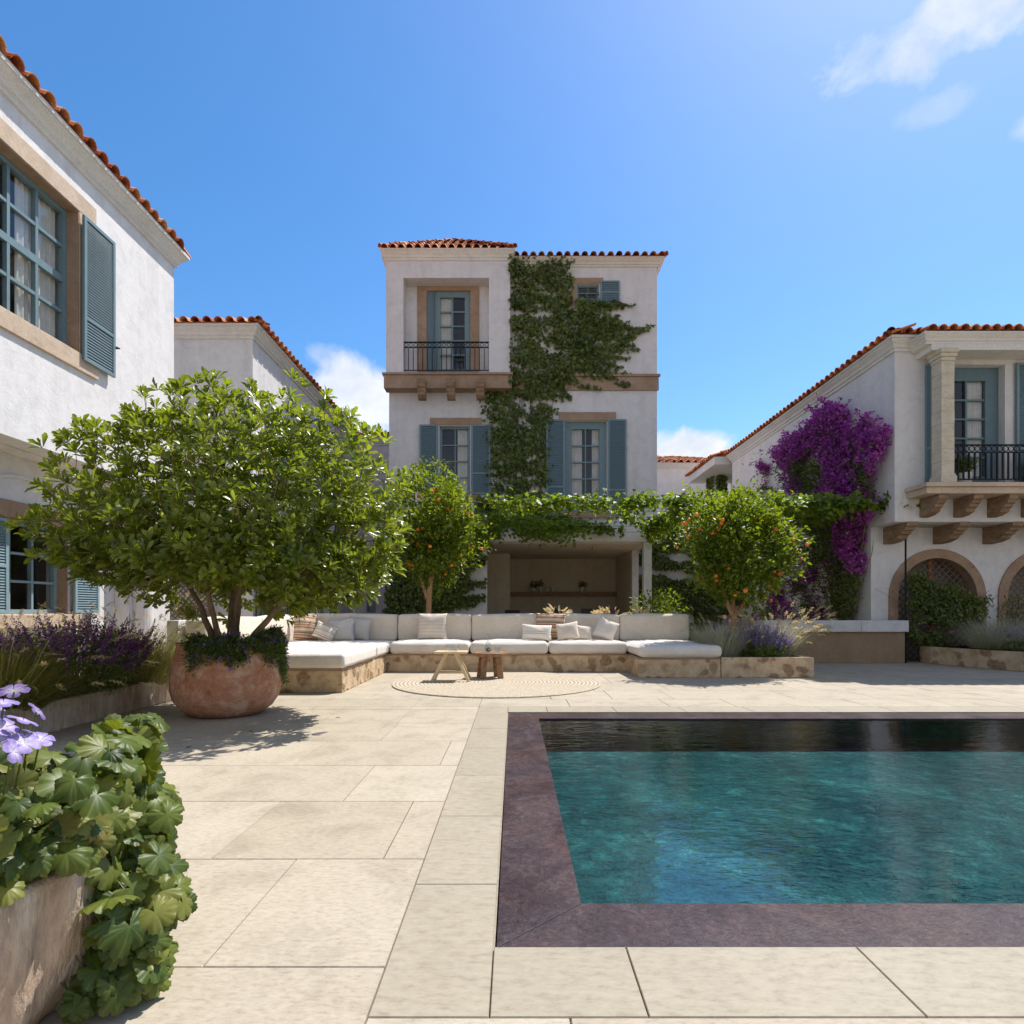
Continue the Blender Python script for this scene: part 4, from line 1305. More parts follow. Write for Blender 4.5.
def rbox(cx, cy, cz, sx, sy, sz, r=.05, puff=.03, n=12, seed=0, wr=.004, sag=0.0):
    """soft box; faces as grids"""
    vs = []; fs = []; idx = {}
    hx, hy, hz = sx / 2, sy / 2, sz / 2
    def pt(a, b, c):
        key = (round(a, 4), round(b, 4), round(c, 4))
        if key in idx:
            return idx[key]
        p = Vector((a * hx, b * hy, c * hz))
        q = Vector((max(-hx + r, min(hx - r, p.x)), max(-hy + r, min(hy - r, p.y)), max(-hz + r, min(hz - r, p.z))))
        d = p - q
        if d.length > 1e-9:
            p = q + d.normalized() * min(r, d.length if False else r)
        p.z += puff * (1 - a ** 2) * (1 - b ** 2) * (c if c > 0 else c * .2)
        p.y += puff * .6 * (1 - a ** 2) * (1 - c ** 2) * b
        p.x += puff * .6 * (1 - b ** 2) * (1 - c ** 2) * a
        k = 5.5
        w = math.sin(p.x * k * 2 + seed) * math.sin(p.y * k * 1.7 + seed * 2) + math.sin(p.x * k * 4.1 + p.z * 9 + seed * 3) * .5 + math.sin(p.y * 13 + p.z * 17 + seed) * .4
        nd = Vector((a ** 3, b ** 3, c ** 3))
        if nd.length > 0: p += nd.normalized() * w * wr
        idx[key] = len(vs); vs.append((p.x + cx, p.y + cy, p.z + cz))
        return idx[key]
    def g(h):      # cluster rows near the edges
        L = [-1.0]
        e = r / h
        for t in (.4, .75, 1.0): L.append(-1 + e * t * .999)
        k = n
        for i in range(1, k): L.append((-1 + e) + (2 - 2 * e) * i / k)
        L += [-x for x in reversed(L[:4])]
        return L
    gx, gy, gz = g(hx), g(hy), g(hz)
    def face(G1, G2, f):
        for i in range(len(G1) - 1):
            for j in range(len(G2) - 1):
                fs.append((f(G1[i], G2[j]), f(G1[i + 1], G2[j]), f(G1[i + 1], G2[j + 1]), f(G1[i], G2[j + 1])))
    for s in (-1, 1):
        face(gx, gy, lambda a, b: pt(a, b, s)); face(gx, gz, lambda a, b: pt(a, s, b)); face(gy, gz, lambda a, b: pt(s, a, b))
    return MB().add(vs, fs)

def cushion(name, label, cat, x0, x1, y0, y1, z0, z1, mat='linen', puff=.02, r=.045, group=None, seed=1, wr=.004):
    c = ((x0 + x1) / 2, (y0 + y1) / 2, (z0 + z1) / 2)
    g_ = .012
    mb = rbox(*c, x1 - x0 - g_, y1 - y0 - g_, z1 - z0, r, puff, seed=seed, wr=wr)
    o = mb.build(name, mat, smooth=True, origin=(c[0], c[1], z0))
    return tag(o, label, cat, group)
SG = 'seat cushions on the stone bench'; BG = 'back cushions of the stone bench'
cushion('seat_cushion', 'deep white seat cushion behind the terracotta pot at the bench end', 'cushion', -4.28, -2.16, 7.39, 9.15, .315, .505, 'linen_white', .015, .05, SG, 1)
cushion('seat_cushion', 'seat cushion holding the small striped pillow in the bench corner', 'cushion', -4.28, -2.16, 9.17, 11.0, .315, .505, 'linen_white', .02, .05, SG, 2)
cushion('seat_cushion', 'seat cushion below the single cream fringed pillow, behind the oak stool', 'cushion', -2.14, -.77, 9.95, 10.99, .315, .515, 'linen_white', .03, .06, SG, 3)
cushion('seat_cushion', 'empty seat cushion behind the round walnut table', 'cushion', -.76, .59, 9.95, 10.99, .315, .515, 'linen_white', .03, .06, SG, 4)
cushion('seat_cushion', 'seat cushion carrying the tilted plain white pillows', 'cushion', .60, 1.96, 9.95, 10.99, .315, .515, 'linen_white', .03, .06, SG, 5)
cushion('seat_cushion', 'bare white chaise cushion beside the lavender planter', 'cushion', 1.97, 3.27, 9.06, 10.99, .315, .505, 'linen_white', .035, .07, SG, 6)
cushion('back_cushion', 'white back cushion directly behind the potted tree trunk', 'cushion', -4.28, -3.98, 7.5, 9.2, .50, .95, 'linen', .03, .05, BG, 7)
cushion('back_cushion', 'white back cushion beside the large brown striped pillow', 'cushion', -4.28, -3.98, 9.22, 10.70, .50, .95, 'linen', .03, .05, BG, 8)
cushion('back_cushion', 'grey beige back cushion behind the two plain corner pillows', 'cushion', -4.28, -2.16, 10.70, 10.99, .50, .985, 'linen', .02, .05, BG, 9)
cushion('back_cushion', 'back cushion behind the cream fringed pillow', 'cushion', -2.15, -.79, 10.70, 10.99, .50, .985, 'linen', .02, .05, BG, 10)
cushion('back_cushion', 'longest back cushion, behind the brown banded pillow', 'cushion', -.78, 1.95, 10.70, 10.99, .50, .985, 'linen', .02, .05, BG, 11)
cushion('back_cushion', 'back cushion of the chaise next to the planter of lavender', 'cushion', 1.96, 3.24, 10.70, 10.99, .50, .985, 'linen', .02, .05, BG, 12)

def pillow(label, x, y, z, w, h, mat, lean=.2, yaw=0.0, roll=0.0, t=.17, fringe=0, seed=0):
    n = 18
    vs = []; fs = []
    for s in (1, -1):
        for i in range(n + 1):
            for j in range(n + 1):
                u = -1 + 2 * i / n; v = -1 + 2 * j / n
                px = w / 2 * u * (1 - .07 * (1 - v * v)); pz = h / 2 * v * (1 - .08 * (1 - u * u)) + h / 2
                th = t / 2 * max(0, (1 - abs(u) ** 2.6)) ** .55 * max(0, (1 - abs(v) ** 2.6)) ** .55
                th += (.006 * math.sin(u * 5 + seed) * math.sin(v * 4.3 + seed * 2)) * (1 - u * u) * (1 - v * v)
                th += .010 * max(0, math.sin((u * 7 + v * 6 * (1 if seed % 2 else -1)) + seed)) * max(0, (u * u * v * v)) ** .4 * (1 - u * u) ** .3 * (1 - v * v) ** .3
                vs.append((px, -s * th, pz))
    K = (n + 1) ** 2
    for s in (0, 1):
        for i in range(n):
            for j in range(n):
                a = s * K + i * (n + 1) + j
                q = (a, a + n + 1, a + n + 2, a + 1)
                fs.append(q if s == 0 else tuple(reversed(q)))
    me = bpy.data.meshes.new('throw_pillow'); me.from_pydata(vs, [], fs)
    bm = bmesh.new(); bm.from_mesh(me); bmesh.ops.remove_doubles(bm, verts=bm.verts, dist=1e-5); bmesh.ops.recalc_face_normals(bm, faces=bm.faces); bm.to_mesh(me); bm.free()
    o = link('throw_pillow', me, mat, None, True)
    o.location = (x, y, z + abs(math.sin(roll)) * w / 2 * .75)
    o.rotation_mode = 'XYZ'
    o.rotation_euler = (-lean, roll, yaw)
    tag(o, label, 'pillow', 'throw pillows on the bench')
    if fringe:
        fr = MB()
        for k in range(44):
            v = k / 43
            for s in (-1, 1):
                if fringe == 1:
                    zz = h * (v); xx = s * (w / 2) * (1 - .07 * (1 - (2 * v - 1) ** 2))
                    fr.box(xx - .012 if s < 0 else xx, xx if s < 0 else xx + .012, -.002, .002, zz - .002, zz + .002)
        me2 = bpy.data.meshes.new('fringe'); me2.from_pydata(fr.v, [], fr.f); me2.materials.append(M[mat])
        f = bpy.data.objects.new('fringe', me2); f.parent = o; COL.objects.link(f)
    return o
ZS = .50
pillow('large brown and orange striped pillow leaning in the bench corner', -3.70, 10.30, ZS, .46, .52, 'stripe_brown', .25, .75, .12, .2, seed=1)
pillow('small pale striped pillow tilted against the large striped one', -3.36, 10.12, ZS, .36, .30, 'stripe_pale', .35, .35, .42, .14, seed=2)
pillow('plain grey pillow standing in front of another in the corner', -3.08, 10.32, ZS, .47, .42, 'linen_grey', .35, .1, -.06, .17, seed=3)
pillow('plain grey pillow half hidden behind its twin in the corner', -2.84, 10.52, ZS, .40, .42, 'linen_grey', .2, 0, .12, .15, seed=4)
pillow('single cream pillow with fringed sides on the cushion behind the oak stool', -1.48, 10.46, ZS + .02, .54, .50, 'linen_sand', .22, 0, 0, .17, 1, seed=5)
pillow('brown and rust banded pillow standing tallest among the pale pillows', .66, 10.56, ZS + .02, .56, .49, 'stripe_brown', .15, 0, .03, .16, seed=6)
pillow('low oblong cream pillow with stitched bands before the brown one', .40, 10.28, ZS + .02, .54, .29, 'cream_band', .3, .05, .05, .15, seed=7)
pillow('plain white pillow tilted beside the oblong cream pillow', .97, 10.25, ZS + .01, .40, .33, 'linen', .35, -.1, -.16, .14, seed=8)
pillow('smallest white pillow squeezed between two larger white ones', 1.24, 10.36, ZS + .02, .30, .27, 'linen', .3, .1, .1, .13, seed=9)
pillow('white pillow balanced on its corner at the end of the group', 1.56, 10.30, ZS, .38, .38, 'linen_white', .3, -.15, .40, .16, seed=10)

# ================================================================== RUG, STOOL, TABLE
mb = MB(); prof = [(1.49, .0005), (1.50, .010), (1.49, .018), (1.2, .019), (.6, .019), (.01, .019)]
mb.lathe(prof, (-.25, 8.46, 0), 96); tag(mb.build('rug', 'rug', origin=(-.25, 8.46, 0)), 'round braided cream rug on the paving in front of the bench', 'rug')
st = thing('stool', 'light oak stool with splayed A-frame legs on the rug', 'stool', (-.93, 8.62, .019))
mb = MB(); mb.box(-1.17, -.69, 8.44, 8.80, .425, .455); mb.build('seat', 'oak', st, bevel=.008)
for sx in (-1, 1):
    for sy in (-1, 1):
        mb = MB()
        t0 = Vector((-.93 + sx * .07, 8.62 + sy * .10, .424)); b0 = Vector((-.93 + sx * .27, 8.62 + sy * .17, .0195))
        w = .018
        mb.hexa([(b0.x - w * 1.3, b0.y - w, b0.z), (b0.x + w * 1.3, b0.y - w, b0.z), (b0.x + w * 1.3, b0.y + w, b0.z), (b0.x - w * 1.3, b0.y + w, b0.z),
                 (t0.x - w * 1.3, t0.y - w, t0.z), (t0.x + w * 1.3, t0.y - w, t0.z), (t0.x + w * 1.3, t0.y + w, t0.z), (t0.x - w * 1.3, t0.y + w, t0.z)])
        mb.build('leg', 'oak', st, bevel=.003)
mb = MB(); mb.box(-1.13, -.73, 8.52, 8.545, .13, .155); mb.box(-1.13, -.73, 8.695, 8.72, .13, .155); mb.build('stretcher', 'oak', st, bevel=.003)
mb = MB(); mb.lathe([(.05, .4555), (.085, .475), (.095, .52), (.088, .548), (.083, .548), (.089, .52), (.078, .48), (.01, .466)], (-.91, 8.62, 0), 28)
tag(mb.build('glass_bowl', 'clear_glass', smooth=True, origin=(-.91, 8.62, .4555)), 'small clear glass bowl on top of the oak stool', 'bowl')
tb = thing('side_table', 'chunky round walnut table with thick block legs on the rug', 'table', (-.37, 8.98, .019))
mb = MB(); mb.lathe([(.24, .355), (.262, .36), (.267, .385), (.262, .408), (.25, .414)], (-.37, 8.98, 0), 36, .012); mb.build('table_top', 'walnut', tb, bevel=.002)
for k in range(4):
    a = PI / 4 + k * PI / 2 + .25
    mb = MB(); cx_, cy_ = -.37 + .15 * math.cos(a), 8.98 + .15 * math.sin(a)
    ox, oy = .045 * math.cos(a), .045 * math.sin(a); w = .045
    mb.hexa([(cx_ + ox - w, cy_ + oy - w, .0195), (cx_ + ox + w, cy_ + oy - w, .0195), (cx_ + ox + w, cy_ + oy + w, .0195), (cx_ + ox - w, cy_ + oy + w, .0195),
             (cx_ - w, cy_ - w, .354), (cx_ + w, cy_ - w, .354), (cx_ + w, cy_ + w, .354), (cx_ - w, cy_ + w, .354)])
    mb.build('leg', 'walnut', tb, bevel=.008)
vs_ = thing('glass_carafe', 'slim clear glass carafe with dark berries on the walnut table', 'carafe', (-.40, 8.95, .415))
mb = MB(); mb.lathe([(.045, .4155), (.06, .43), (.062, .48), (.03, .56), (.018, .60), (.018, .67), (.024, .69), (.02, .69), (.014, .67), (.014, .60), (.026, .55), (.056, .475), (.05, .43), (.01, .422)], (-.40, 8.95, 0), 24); mb.build('vessel', 'clear_glass', vs_, smooth=True)
mb = MB()
for k in range(16):
    x, y, z = -.40 + random.uniform(-.035, .035), 8.95 + random.uniform(-.035, .035), .435 + random.uniform(0, .05)
    mb.lathe([(.002, -.011), (.009, -.006), (.011, 0), (.009, .006), (.002, .011)], (x, y, z), 7)
mb.build('berries', 'black', vs_, smooth=True)
mb = MB(); mb.lathe([(.03, .4155), (.036, .42), (.040, .49), (.037, .49), (.032, .425), (.005, .422)], (-.25, 8.90, 0), 20)
tag(mb.build('drinking_glass', 'clear_glass', smooth=True, origin=(-.25, 8.9, .4155)), 'short clear drinking glass beside the carafe on the walnut table', 'glass')

# loggia contents
def vase(label, x, z, h, mat='ceramic', plant=True, y=21.33, w=.06, cat='vase'):
    o = thing('vase' if plant else 'cup', label, cat, (x, y, z))
    mb = MB(); mb.lathe([(w * .6, z), (w, z + h * .35), (w * .8, z + h * .7), (w * .45, z + h * .9), (w * .5, z + h)], (x, y, 0), 14); mb.build('body', mat, o, smooth=True)
    if plant:
        L = Leaves(); k = 60
        P = np.array([x, y, z + h]) + rnd_dirs(k, -.1, 1) * RNG.uniform(.05, .2, (k, 1)) * [1, .6, 1.2]
        L.add(T_lance(), P, basis(rnd_dirs(k, -.3, 1), RNG.uniform(0, 6, k)), np.full(k, .10)); L.build('leaves', 'lf_low', o)
        mb = MB()
        for q in P[:10]: mb.tube([(x, y, z + h * .9), tuple(q)], .004, 4)
        mb.build('stem', 'bark', o)
vase('small white vase with dark sprigs nearest the cups on the shelf', .72, 1.751, .16)
vase('rounder white vase with bushy dark sprigs beside the small one', .98, 1.751, .2, w=.07)
vase('white vase with sprigs standing alone on the shelf', 2.52, 1.751, .2, w=.075)
vase('short white cup on the loggia shelf', 1.22, 1.751, .15, plant=False, w=.05, cat='cup')
vase('taller white cup beside the short one on the shelf', 1.42, 1.751, .2, plant=False, w=.05, cat='cup')
tbl = thing('dining_table', 'dark dining table under the loggia', 'table', (2.2, 18.4, 0))
mb = MB(); mb.box(1.0, 3.3, 17.9, 18.9, .72, .76); mb.build('table_top', 'black', tbl, bevel=.005)
for x in (1.08, 3.22):
    for y in (17.98, 18.82):
        mb = MB(); mb.box(x - .035, x + .035, y - .035, y + .035, 0, .719); mb.build('leg', 'black', tbl)
def chair(x, y, lab, hgt=1.12, w=.44):
    c = thing('dining_chair', lab, 'chair', (x, y, 0), 'chairs at the loggia table')
    mb = MB(); mb.box(x - w / 2, x + w / 2, y - .22, y + .22, .44, .48); mb.build('seat', 'black', c, bevel=.01)
    for sx in (-1, 1):
        for sy in (-1, 1):
            mb = MB(); mb.box(x + sx * (w / 2 - .03) - .018, x + sx * (w / 2 - .03) + .018, y + sy * .19 - .018, y + sy * .19 + .018, 0, .439); mb.build('leg', 'black', c)
    mb = MB(); mb.box(x - w / 2, x + w / 2, y - .24, y - .221, .60, hgt)
    for sx in (-1, 1): mb.box(x + sx * (w / 2 - .02) - .015, x + sx * (w / 2 - .02) + .015, y - .22, y - .19, .481, hgt - .02)
    mb.build('backrest', 'black', c, bevel=.008)
chair(2.28, 17.5, 'wide black dining chair back seen above the white pillows', 1.12, .56)
chair(1.42, 17.5, 'narrow black dining chair behind the brown banded pillow', 1.13, .40)
chair(-.05, 17.5, 'black dining chair at the shaded end of the loggia table', 1.08, .44)

# ================================================================== PLANTS
def crown_ellipsoid(n, c, rx, ry, rz_up, rz_dn, fill=.55, lump=.16, seed=3, cut=None):
    out = []
    tot = 0
    while tot < n:
        d = rnd_dirs(n * 2)
        r = RNG.uniform(0, 1, len(d)) ** fill
        q = d * r[:, None]
        lum = 1 + lump * (vnoise(d * 2.2, 1.3, seed) - .5) * 2
        q = q * lum[:, None]
        P = np.stack([c[0] + q[:, 0] * rx, c[1] + q[:, 1] * ry, c[2] + np.where(q[:, 2] > 0, q[:, 2] * rz_up, q[:, 2] * rz_dn)], axis=1)
        if cut is not None:
            P = P[cut(P)]
        out.append(P); tot += len(P)
    return np.concatenate(out)[:n]

# --- potted pittosporum
PXc, PYc = -2.94, 5.95
tr = thing('potted_tree', 'broad many-branched evergreen tree growing in the round terracotta pot', 'tree', (PXc, PYc, .6))
c = (PXc + .13, PYc - .05, 1.70)
TG = crown_ellipsoid(210, c, 1.55, 1.25, 1.30, .42, .5, .12, 5)
b0 = Vector((PXc, PYc, .60))
roots = []
for (dx, dy, a, b, r0) in ((-.10, 0, (-.28, .0, 1.25), (-.75, .1, 1.75), .040), (.06, .02, (.10, .05, 1.35), (.28, -.1, 2.1), .046), (.14, -.04, (.58, -.1, 1.22), (1.15, -.05, 1.62), .040), (-.04, .08, (-.08, .3, 1.4), (-.1, .55, 2.0), .036), (.02, -.08, (-.12, -.25, 1.35), (-.05, -.55, 1.9), .034)):
    s = Vector((PXc + dx, PYc + dy, .58))
    m1 = Vector((PXc + a[0], PYc + a[1], a[2])); e = Vector((PXc + b[0], PYc + b[1], b[2]))
    pts = []; rad = []
    for i in range(11):
        t = i / 10
        q = s * (1 - t) ** 2 + m1 * 2 * t * (1 - t) + e * t * t
        q += Vector((random.uniform(-1, 1), random.uniform(-1, 1), 0)) * .012
        pts.append(q); rad.append(r0 * (1 - .72 * t))
    roots.append((pts, rad))
mb = MB(); nodes = grow(mb, roots, [tuple(t) for t in TG], .006, bend=.10, seed=4)
mb.build('trunk', 'bark', tr, smooth=True, recalc=False)
ends = TG
# rosettes: at limb ends and near the shell
n1 = 3100
SH = crown_ellipsoid(n1, c, 1.78, 1.42, 1.52, .74, .26, .27, 5)
n2 = 500
IN = crown_ellipsoid(n2, c, 1.55, 1.2, 1.3, .45, .6, .12, 5)
PR = np.concatenate([SH, IN, ends + RNG.normal(0, .05, ends.shape)])
# gaps: drop clumps by noise
keep = (vnoise(PR, 2.6, 9) > .30) & ~((np.hypot(PR[:, 0] - PXc, PR[:, 1] - PYc) < .55) & (PR[:, 2] < 1.55)) & ~((PR[:, 1] < PYc) & (np.abs(PR[:, 0] - PXc) < .8) & (PR[:, 2] < 1.28))
PR = PR[keep]
cc = np.array([c[0], c[1], c[2] - .45])
out_d = PR - cc; out_d /= np.linalg.norm(out_d, axis=1, keepdims=True)
ax = out_d + np.array([0, 0, .35]) + RNG.normal(0, .25, PR.shape); ax /= np.linalg.norm(ax, axis=1, keepdims=True)
L = Leaves()
tw = MB()
for lvl in range(2):
    k = 6 if lvl == 0 else 5
    for j in range(k):
        n = len(PR)
        ang = 2 * PI * (j + .5 * lvl) / k + RNG.uniform(-.3, .3, n)
        B_ = basis(ax)
        spread = RNG.uniform(.75, 1.15, n) if lvl == 0 else RNG.uniform(.35, .7, n)
        d = B_[:, :, 0] * np.cos(spread)[:, None] + (B_[:, :, 1] * np.cos(ang)[:, None] + B_[:, :, 2] * np.sin(ang)[:, None]) * np.sin(spread)[:, None]
        d[:, 2] -= .12
        sz = RNG.uniform(.070, .145, n) * (1 if lvl == 0 else .78)
        L.add(T_obovate(.22), PR + ax * (.02 * lvl), basis(d, RNG.normal(0, .35, n), ax), np.stack([sz, sz * .92, sz], axis=1))
L.build('crown', 'lf_big', tr)
for q, a_ in zip(PR[::2], ax[::2]):
    tw.tube([tuple(q - a_ * .16 + RNG.normal(0, .02, 3)), tuple(q - a_ * .07), tuple(q)], .0035, 3, cap=False)
tw.build('twigs', 'bark', tr, recalc=False)

pot = thing('terracotta_pot', 'big round weathered terracotta pot holding the evergreen tree', 'pot', (PXc, PYc, 0))
mb = MB()
prof = [(.27, .0), (.34, .012), (.43, .08), (.49, .17), (.516, .27), (.518, .37), (.505, .47), (.485, .57), (.465, .65), (.455, .70), (.462, .718), (.456, .732), (.435, .735), (.42, .72), (.415, .66)]
mb.lathe(prof, (PXc, PYc, 0), 64, .004); mb.build('pot_body', 'terracotta', pot, smooth=True)
mb = MB(); mb.lathe([(.418, .655), (.3, .675), (.05, .69)], (PXc, PYc, 0), 32); mb.build('soil', 'soil', pot, smooth=True)

def trailing(name, label, cat, cx_, cy_, cz_, rim, spots, leafmat, flowermat, size=.035, nstems=170, drop=.42, mound=.14, arc=(0, 2 * PI), fsize=.022, nfl=500):
    o = thing(name, label, cat, (cx_, cy_, cz_))
    P = []; D_ = []
    sm = MB()
    for i in range(nstems):
        a = RNG.uniform(*arc)
        lump = vnoise(np.array([[math.cos(a), math.sin(a)]]), 3.0, 17)[0]
        if RNG.uniform(0, 1) > .15 + 1.3 * lump: continue
        rr0 = rim * RNG.uniform(.2, 1.02) ** .7
        over = RNG.uniform(0, 1)
        dr = drop * over ** 1.3 * (.15 + 1.5 * max(0, lump - .25))
        pts = []
        k = 12
        for j in range(k):
            t = j / (k - 1)
            r_ = rr0 + (rim * 1.12 - rr0) * min(1, t * 1.6) + .05 * t
            z_ = cz_ + mound * (.35 + 1.2 * lump) * math.sin(PI * min(1, t * 1.25)) * RNG.uniform(.6, 1.2) - (dr * max(0, t - .45) / .55 if over > .3 else 0)
            pts.append((cx_ + r_ * math.cos(a + .15 * t), cy_ + r_ * math.sin(a + .15 * t), z_))
        sm.tube(pts, .0025, 3, cap=False)
        for p in pts[1:]:
            for _ in range(4):
                P.append(np.array(p) + RNG.normal(0, .016, 3)); D_.append([math.cos(a), math.sin(a), .1])
    P = np.array(P); D_ = np.array(D_)
    n = len(P)
    L = Leaves(); L.add(T_lance(), P, basis(D_ + RNG.normal(0, .7, (n, 3)), RNG.normal(0, .5, n)), RNG.uniform(.7, 1.2, n) * size); L.build('foliage', leafmat, o)
    ii = RNG.choice(n, min(n, nfl), replace=False)
    Lf = Leaves(); Lf.add(T_bract(), P[ii] + D_[ii] * .012 + [0, 0, .008], basis(RNG.normal(0, .5, (len(ii), 3)) + [0, 0, 1.0], RNG.uniform(0, 6, len(ii))), RNG.uniform(.7, 1.2, len(ii)) * fsize); Lf.build('flowers', flowermat, o)
    sm.build('stems', 'lf_low', o, recalc=False)
    return o
trailing('trailing_plant', 'trailing plant with small violet flowers spilling over the terracotta pot', 'plant', PXc, PYc, .70, .43, None, 'lf_low', 'petal_violet', .045, 300, .42, .10, (-1.95, 1.3), .024, 620)

# --- citrus trees
def citrus(label, x, y, z0, base_z, c, rx, ry, ru, rd, nleaf, trunk_pts, seed, nfr=60):
    o = thing('orange_tree', label, 'tree', (x, y, z0))
    TG = crown_ellipsoid(90, c, rx * .8, ry * .8, ru * .8, rd * .7, .5, .1, seed)
    mb = MB(); grow(mb, trunk_pts, [tuple(t) for t in TG], .004, bend=.12, seed=seed); mb.build('trunk', 'bark_warm', o, smooth=True, recalc=False)
    P = np.concatenate([crown_ellipsoid(int(nleaf * .68), c, rx, ry, ru, rd, .22, .40, seed), crown_ellipsoid(int(nleaf * .32), c, rx * .85, ry * .85, ru * .85, rd * .8, .6, .15, seed)])
    P = P[vnoise(P, 4.5, seed + 3) > .30]
    # sprigs at the outline
    S = crown_ellipsoid(230, c, rx * 1.06, ry * 1.06, ru * 1.05, rd, .05, .42, seed)
    od = S - np.array(c); od /= np.linalg.norm(od, axis=1, keepdims=True)
    SP = np.concatenate([S + od * t for t in (0, .035, .07, .105)]); SP += RNG.normal(0, .02, SP.shape)
    P = np.concatenate([P, SP]); n = len(P)
    dd = P - np.array(c); dd /= np.linalg.norm(dd, axis=1, keepdims=True)
    L = Leaves(); sz = RNG.uniform(.06, .10, n)
    L.add(T_lance(), P, basis(dd * .8 + [0, 0, .15] + RNG.normal(0, .7, (n, 3)), RNG.normal(0, .6, n)), np.stack([sz, sz * 1.55, sz], axis=1)); L.build('crown', 'lf_citrus', o)
    F_ = crown_ellipsoid(nfr, c, rx * .95, ry * .95, ru * .9, rd * .97, .08, .40, seed)
    F_ = np.concatenate([F_, F_ + RNG.normal(0, .10, F_.shape), F_[::2] + RNG.normal(0, .12, F_[::2].shape)]); RNG.shuffle(F_)
    F_ = F_[F_[:, 1] < c[1] + .1][:nfr]
    F_ = F_[F_[:, 2] < c[2] + ru * .6]
    for p in F_:
        q = MB(); r_ = random.uniform(.026, .038)
        q.lathe([(r_ * .05, -r_), (r_ * .6, -r_ * .8), (r_ * .95, -r_ * .3), (r_, .1 * r_), (r_ * .8, r_ * .6), (r_ * .3, r_ * .93), (r_ * .05, r_ * .9)], tuple(p), 10)
        q.build('orange', 'orange', o, smooth=True)
    return o
def bez(p0, p1, p2, r0, r1, n=8):
    P0, P1, P2 = Vector(p0), Vector(p1), Vector(p2)
    return ([P0 * (1 - t) ** 2 + P1 * 2 * t * (1 - t) + P2 * t * t for t in [i / n for i in range(n + 1)]], [r0 + (r1 - r0) * i / n for i in range(n + 1)])
x, y = -1.76, 11.9
citrus('tall orange tree full of fruit against the ivy house wall', x, y, 0, 0, (x + .02, y, 2.75), .96, .85, 1.22, 1.22, 15500,
       [bez((x - .03, y, .0), (x - .02, y, .9), (x + .06, y, 1.9), .075, .045, 10), bez((x + .0, y, 1.35), (x + .05, y, 1.8), (x + .35, y - .1, 2.4), .045, .02), bez((x - .02, y, 1.3), (x - .2, y, 1.9), (x - .4, y + .1, 2.5), .04, .02)], 21, 70)
x, y = 3.72, 9.85
citrus('round orange tree rising from the stone planter of lavender', x, y, .25, 0, (x + .12, y, 2.10), .86, .78, .92, .90, 14500,
       [bez((x, y, .25), (x, y, .7), (x + .02, y, 1.05), .062, .05, 5), bez((x + .01, y, .95), (x - .12, y, 1.2), (x - .28, y - .05, 1.75), .045, .02), bez((x + .03, y, .98), (x + .25, y, 1.15), (x + .30, y, 1.7), .04, .02), bez((x, y, 1.0), (x + .02, y + .05, 1.4), (x + .03, y + .1, 1.9), .04, .02)], 33, 80)
# lemon shrub behind the bench
o = thing('citrus_shrub', 'low bright green shrub behind the chaise back cushion', 'shrub', (3.05, 11.75, 0))
c = (2.95, 11.75, 1.0)
TG = crown_ellipsoid(30, c, .4, .3, .3, .3, .5, .1, 8)
mb = MB(); grow(mb, [bez((3.0, 11.75, 0), (3.0, 11.75, .4), (2.98, 11.75, .8), .03, .015)], [tuple(t) for t in TG], .004, seed=2); mb.build('trunk', 'bark', o, recalc=False)
P = crown_ellipsoid(1300, c, .55, .4, .46, .5, .3, .3, 8); n = len(P); sz = RNG.uniform(.06, .10, n)
L = Leaves(); L.add(T_lance(), P, basis(P - np.array(c) + RNG.normal(0, .4, (n, 3)), RNG.normal(0, .5, n)), np.stack([sz, sz * 1.2, sz], axis=1)); L.build('crown', 'lf_citrus', o)

# --- climbers on walls, written in metres on their wall
def px_of(P):
    return np.stack([CX + P[:, 0] * F_PX / P[:, 1], CY - (P[:, 2] - CAM_H) * F_PX / P[:, 1]], axis=1)

def climber_leaves(P, nrm, tmpl, size, droop=.9, jit=.45):
    n = len(P)
    nv = np.tile(np.array(nrm, float), (n, 1)) + RNG.normal(0, jit, (n, 3)) + np.array([0, 0, .25])
    nv /= np.linalg.norm(nv, axis=1, keepdims=True)
    d = RNG.normal(0, .6, (n, 3)) + np.array([0, 0, -droop])
    d -= nv * np.sum(d * nv, axis=1, keepdims=True)
    return basis(d, None, nv)

# facade outlines in metres: (x, z) on the wall y = 16.3
def mz(u, v, y=16.3):
    return ((u - CX) * y / F_PX, CAM_H + (CY - v) * y / F_PX)
ivy_main = [mz(*p) for p in ((508, 261), (571, 261), (573, 303), (584, 309), (592, 316), (584, 328), (588, 342), (590, 352), (576, 366), (570, 382), (560, 388), (558, 420), (547, 420), (546, 505), (492, 510), (490, 420), (483, 416), (485, 388), (508, 384))]
tend = [[(578, 306), (598, 306), (612, 303), (624, 305)], [(582, 322), (604, 326), (622, 325)], [(582, 346), (604, 348), (622, 345), (634, 347)], [(576, 362), (598, 372), (616, 380)], [(580, 312), (600, 304), (618, 308)], [(585, 318), (612, 320), (630, 330), (640, 329)], [(580, 352), (606, 358), (628, 357)], [(580, 330), (605, 336), (618, 330), (630, 326)], [(572, 366), (596, 378), (612, 376)], [(580, 356), (605, 364), (622, 368)], [(585, 312), (610, 309), (636, 306)], [(590, 330), (620, 342), (634, 337), (652, 324)], [(575, 350), (610, 351), (641, 350)], [(585, 340), (612, 338), (632, 334)], [(575, 360), (600, 370), (630, 374)],
        [(560, 372), (590, 366), (620, 384), (630, 387)], [(556, 374), (580, 386), (602, 390)], [(556, 382), (563, 392), (570, 400)], [(590, 318), (606, 324), (620, 315)], [(570, 340), (600, 356), (625, 360)], [(590, 322), (612, 330), (628, 326)]]
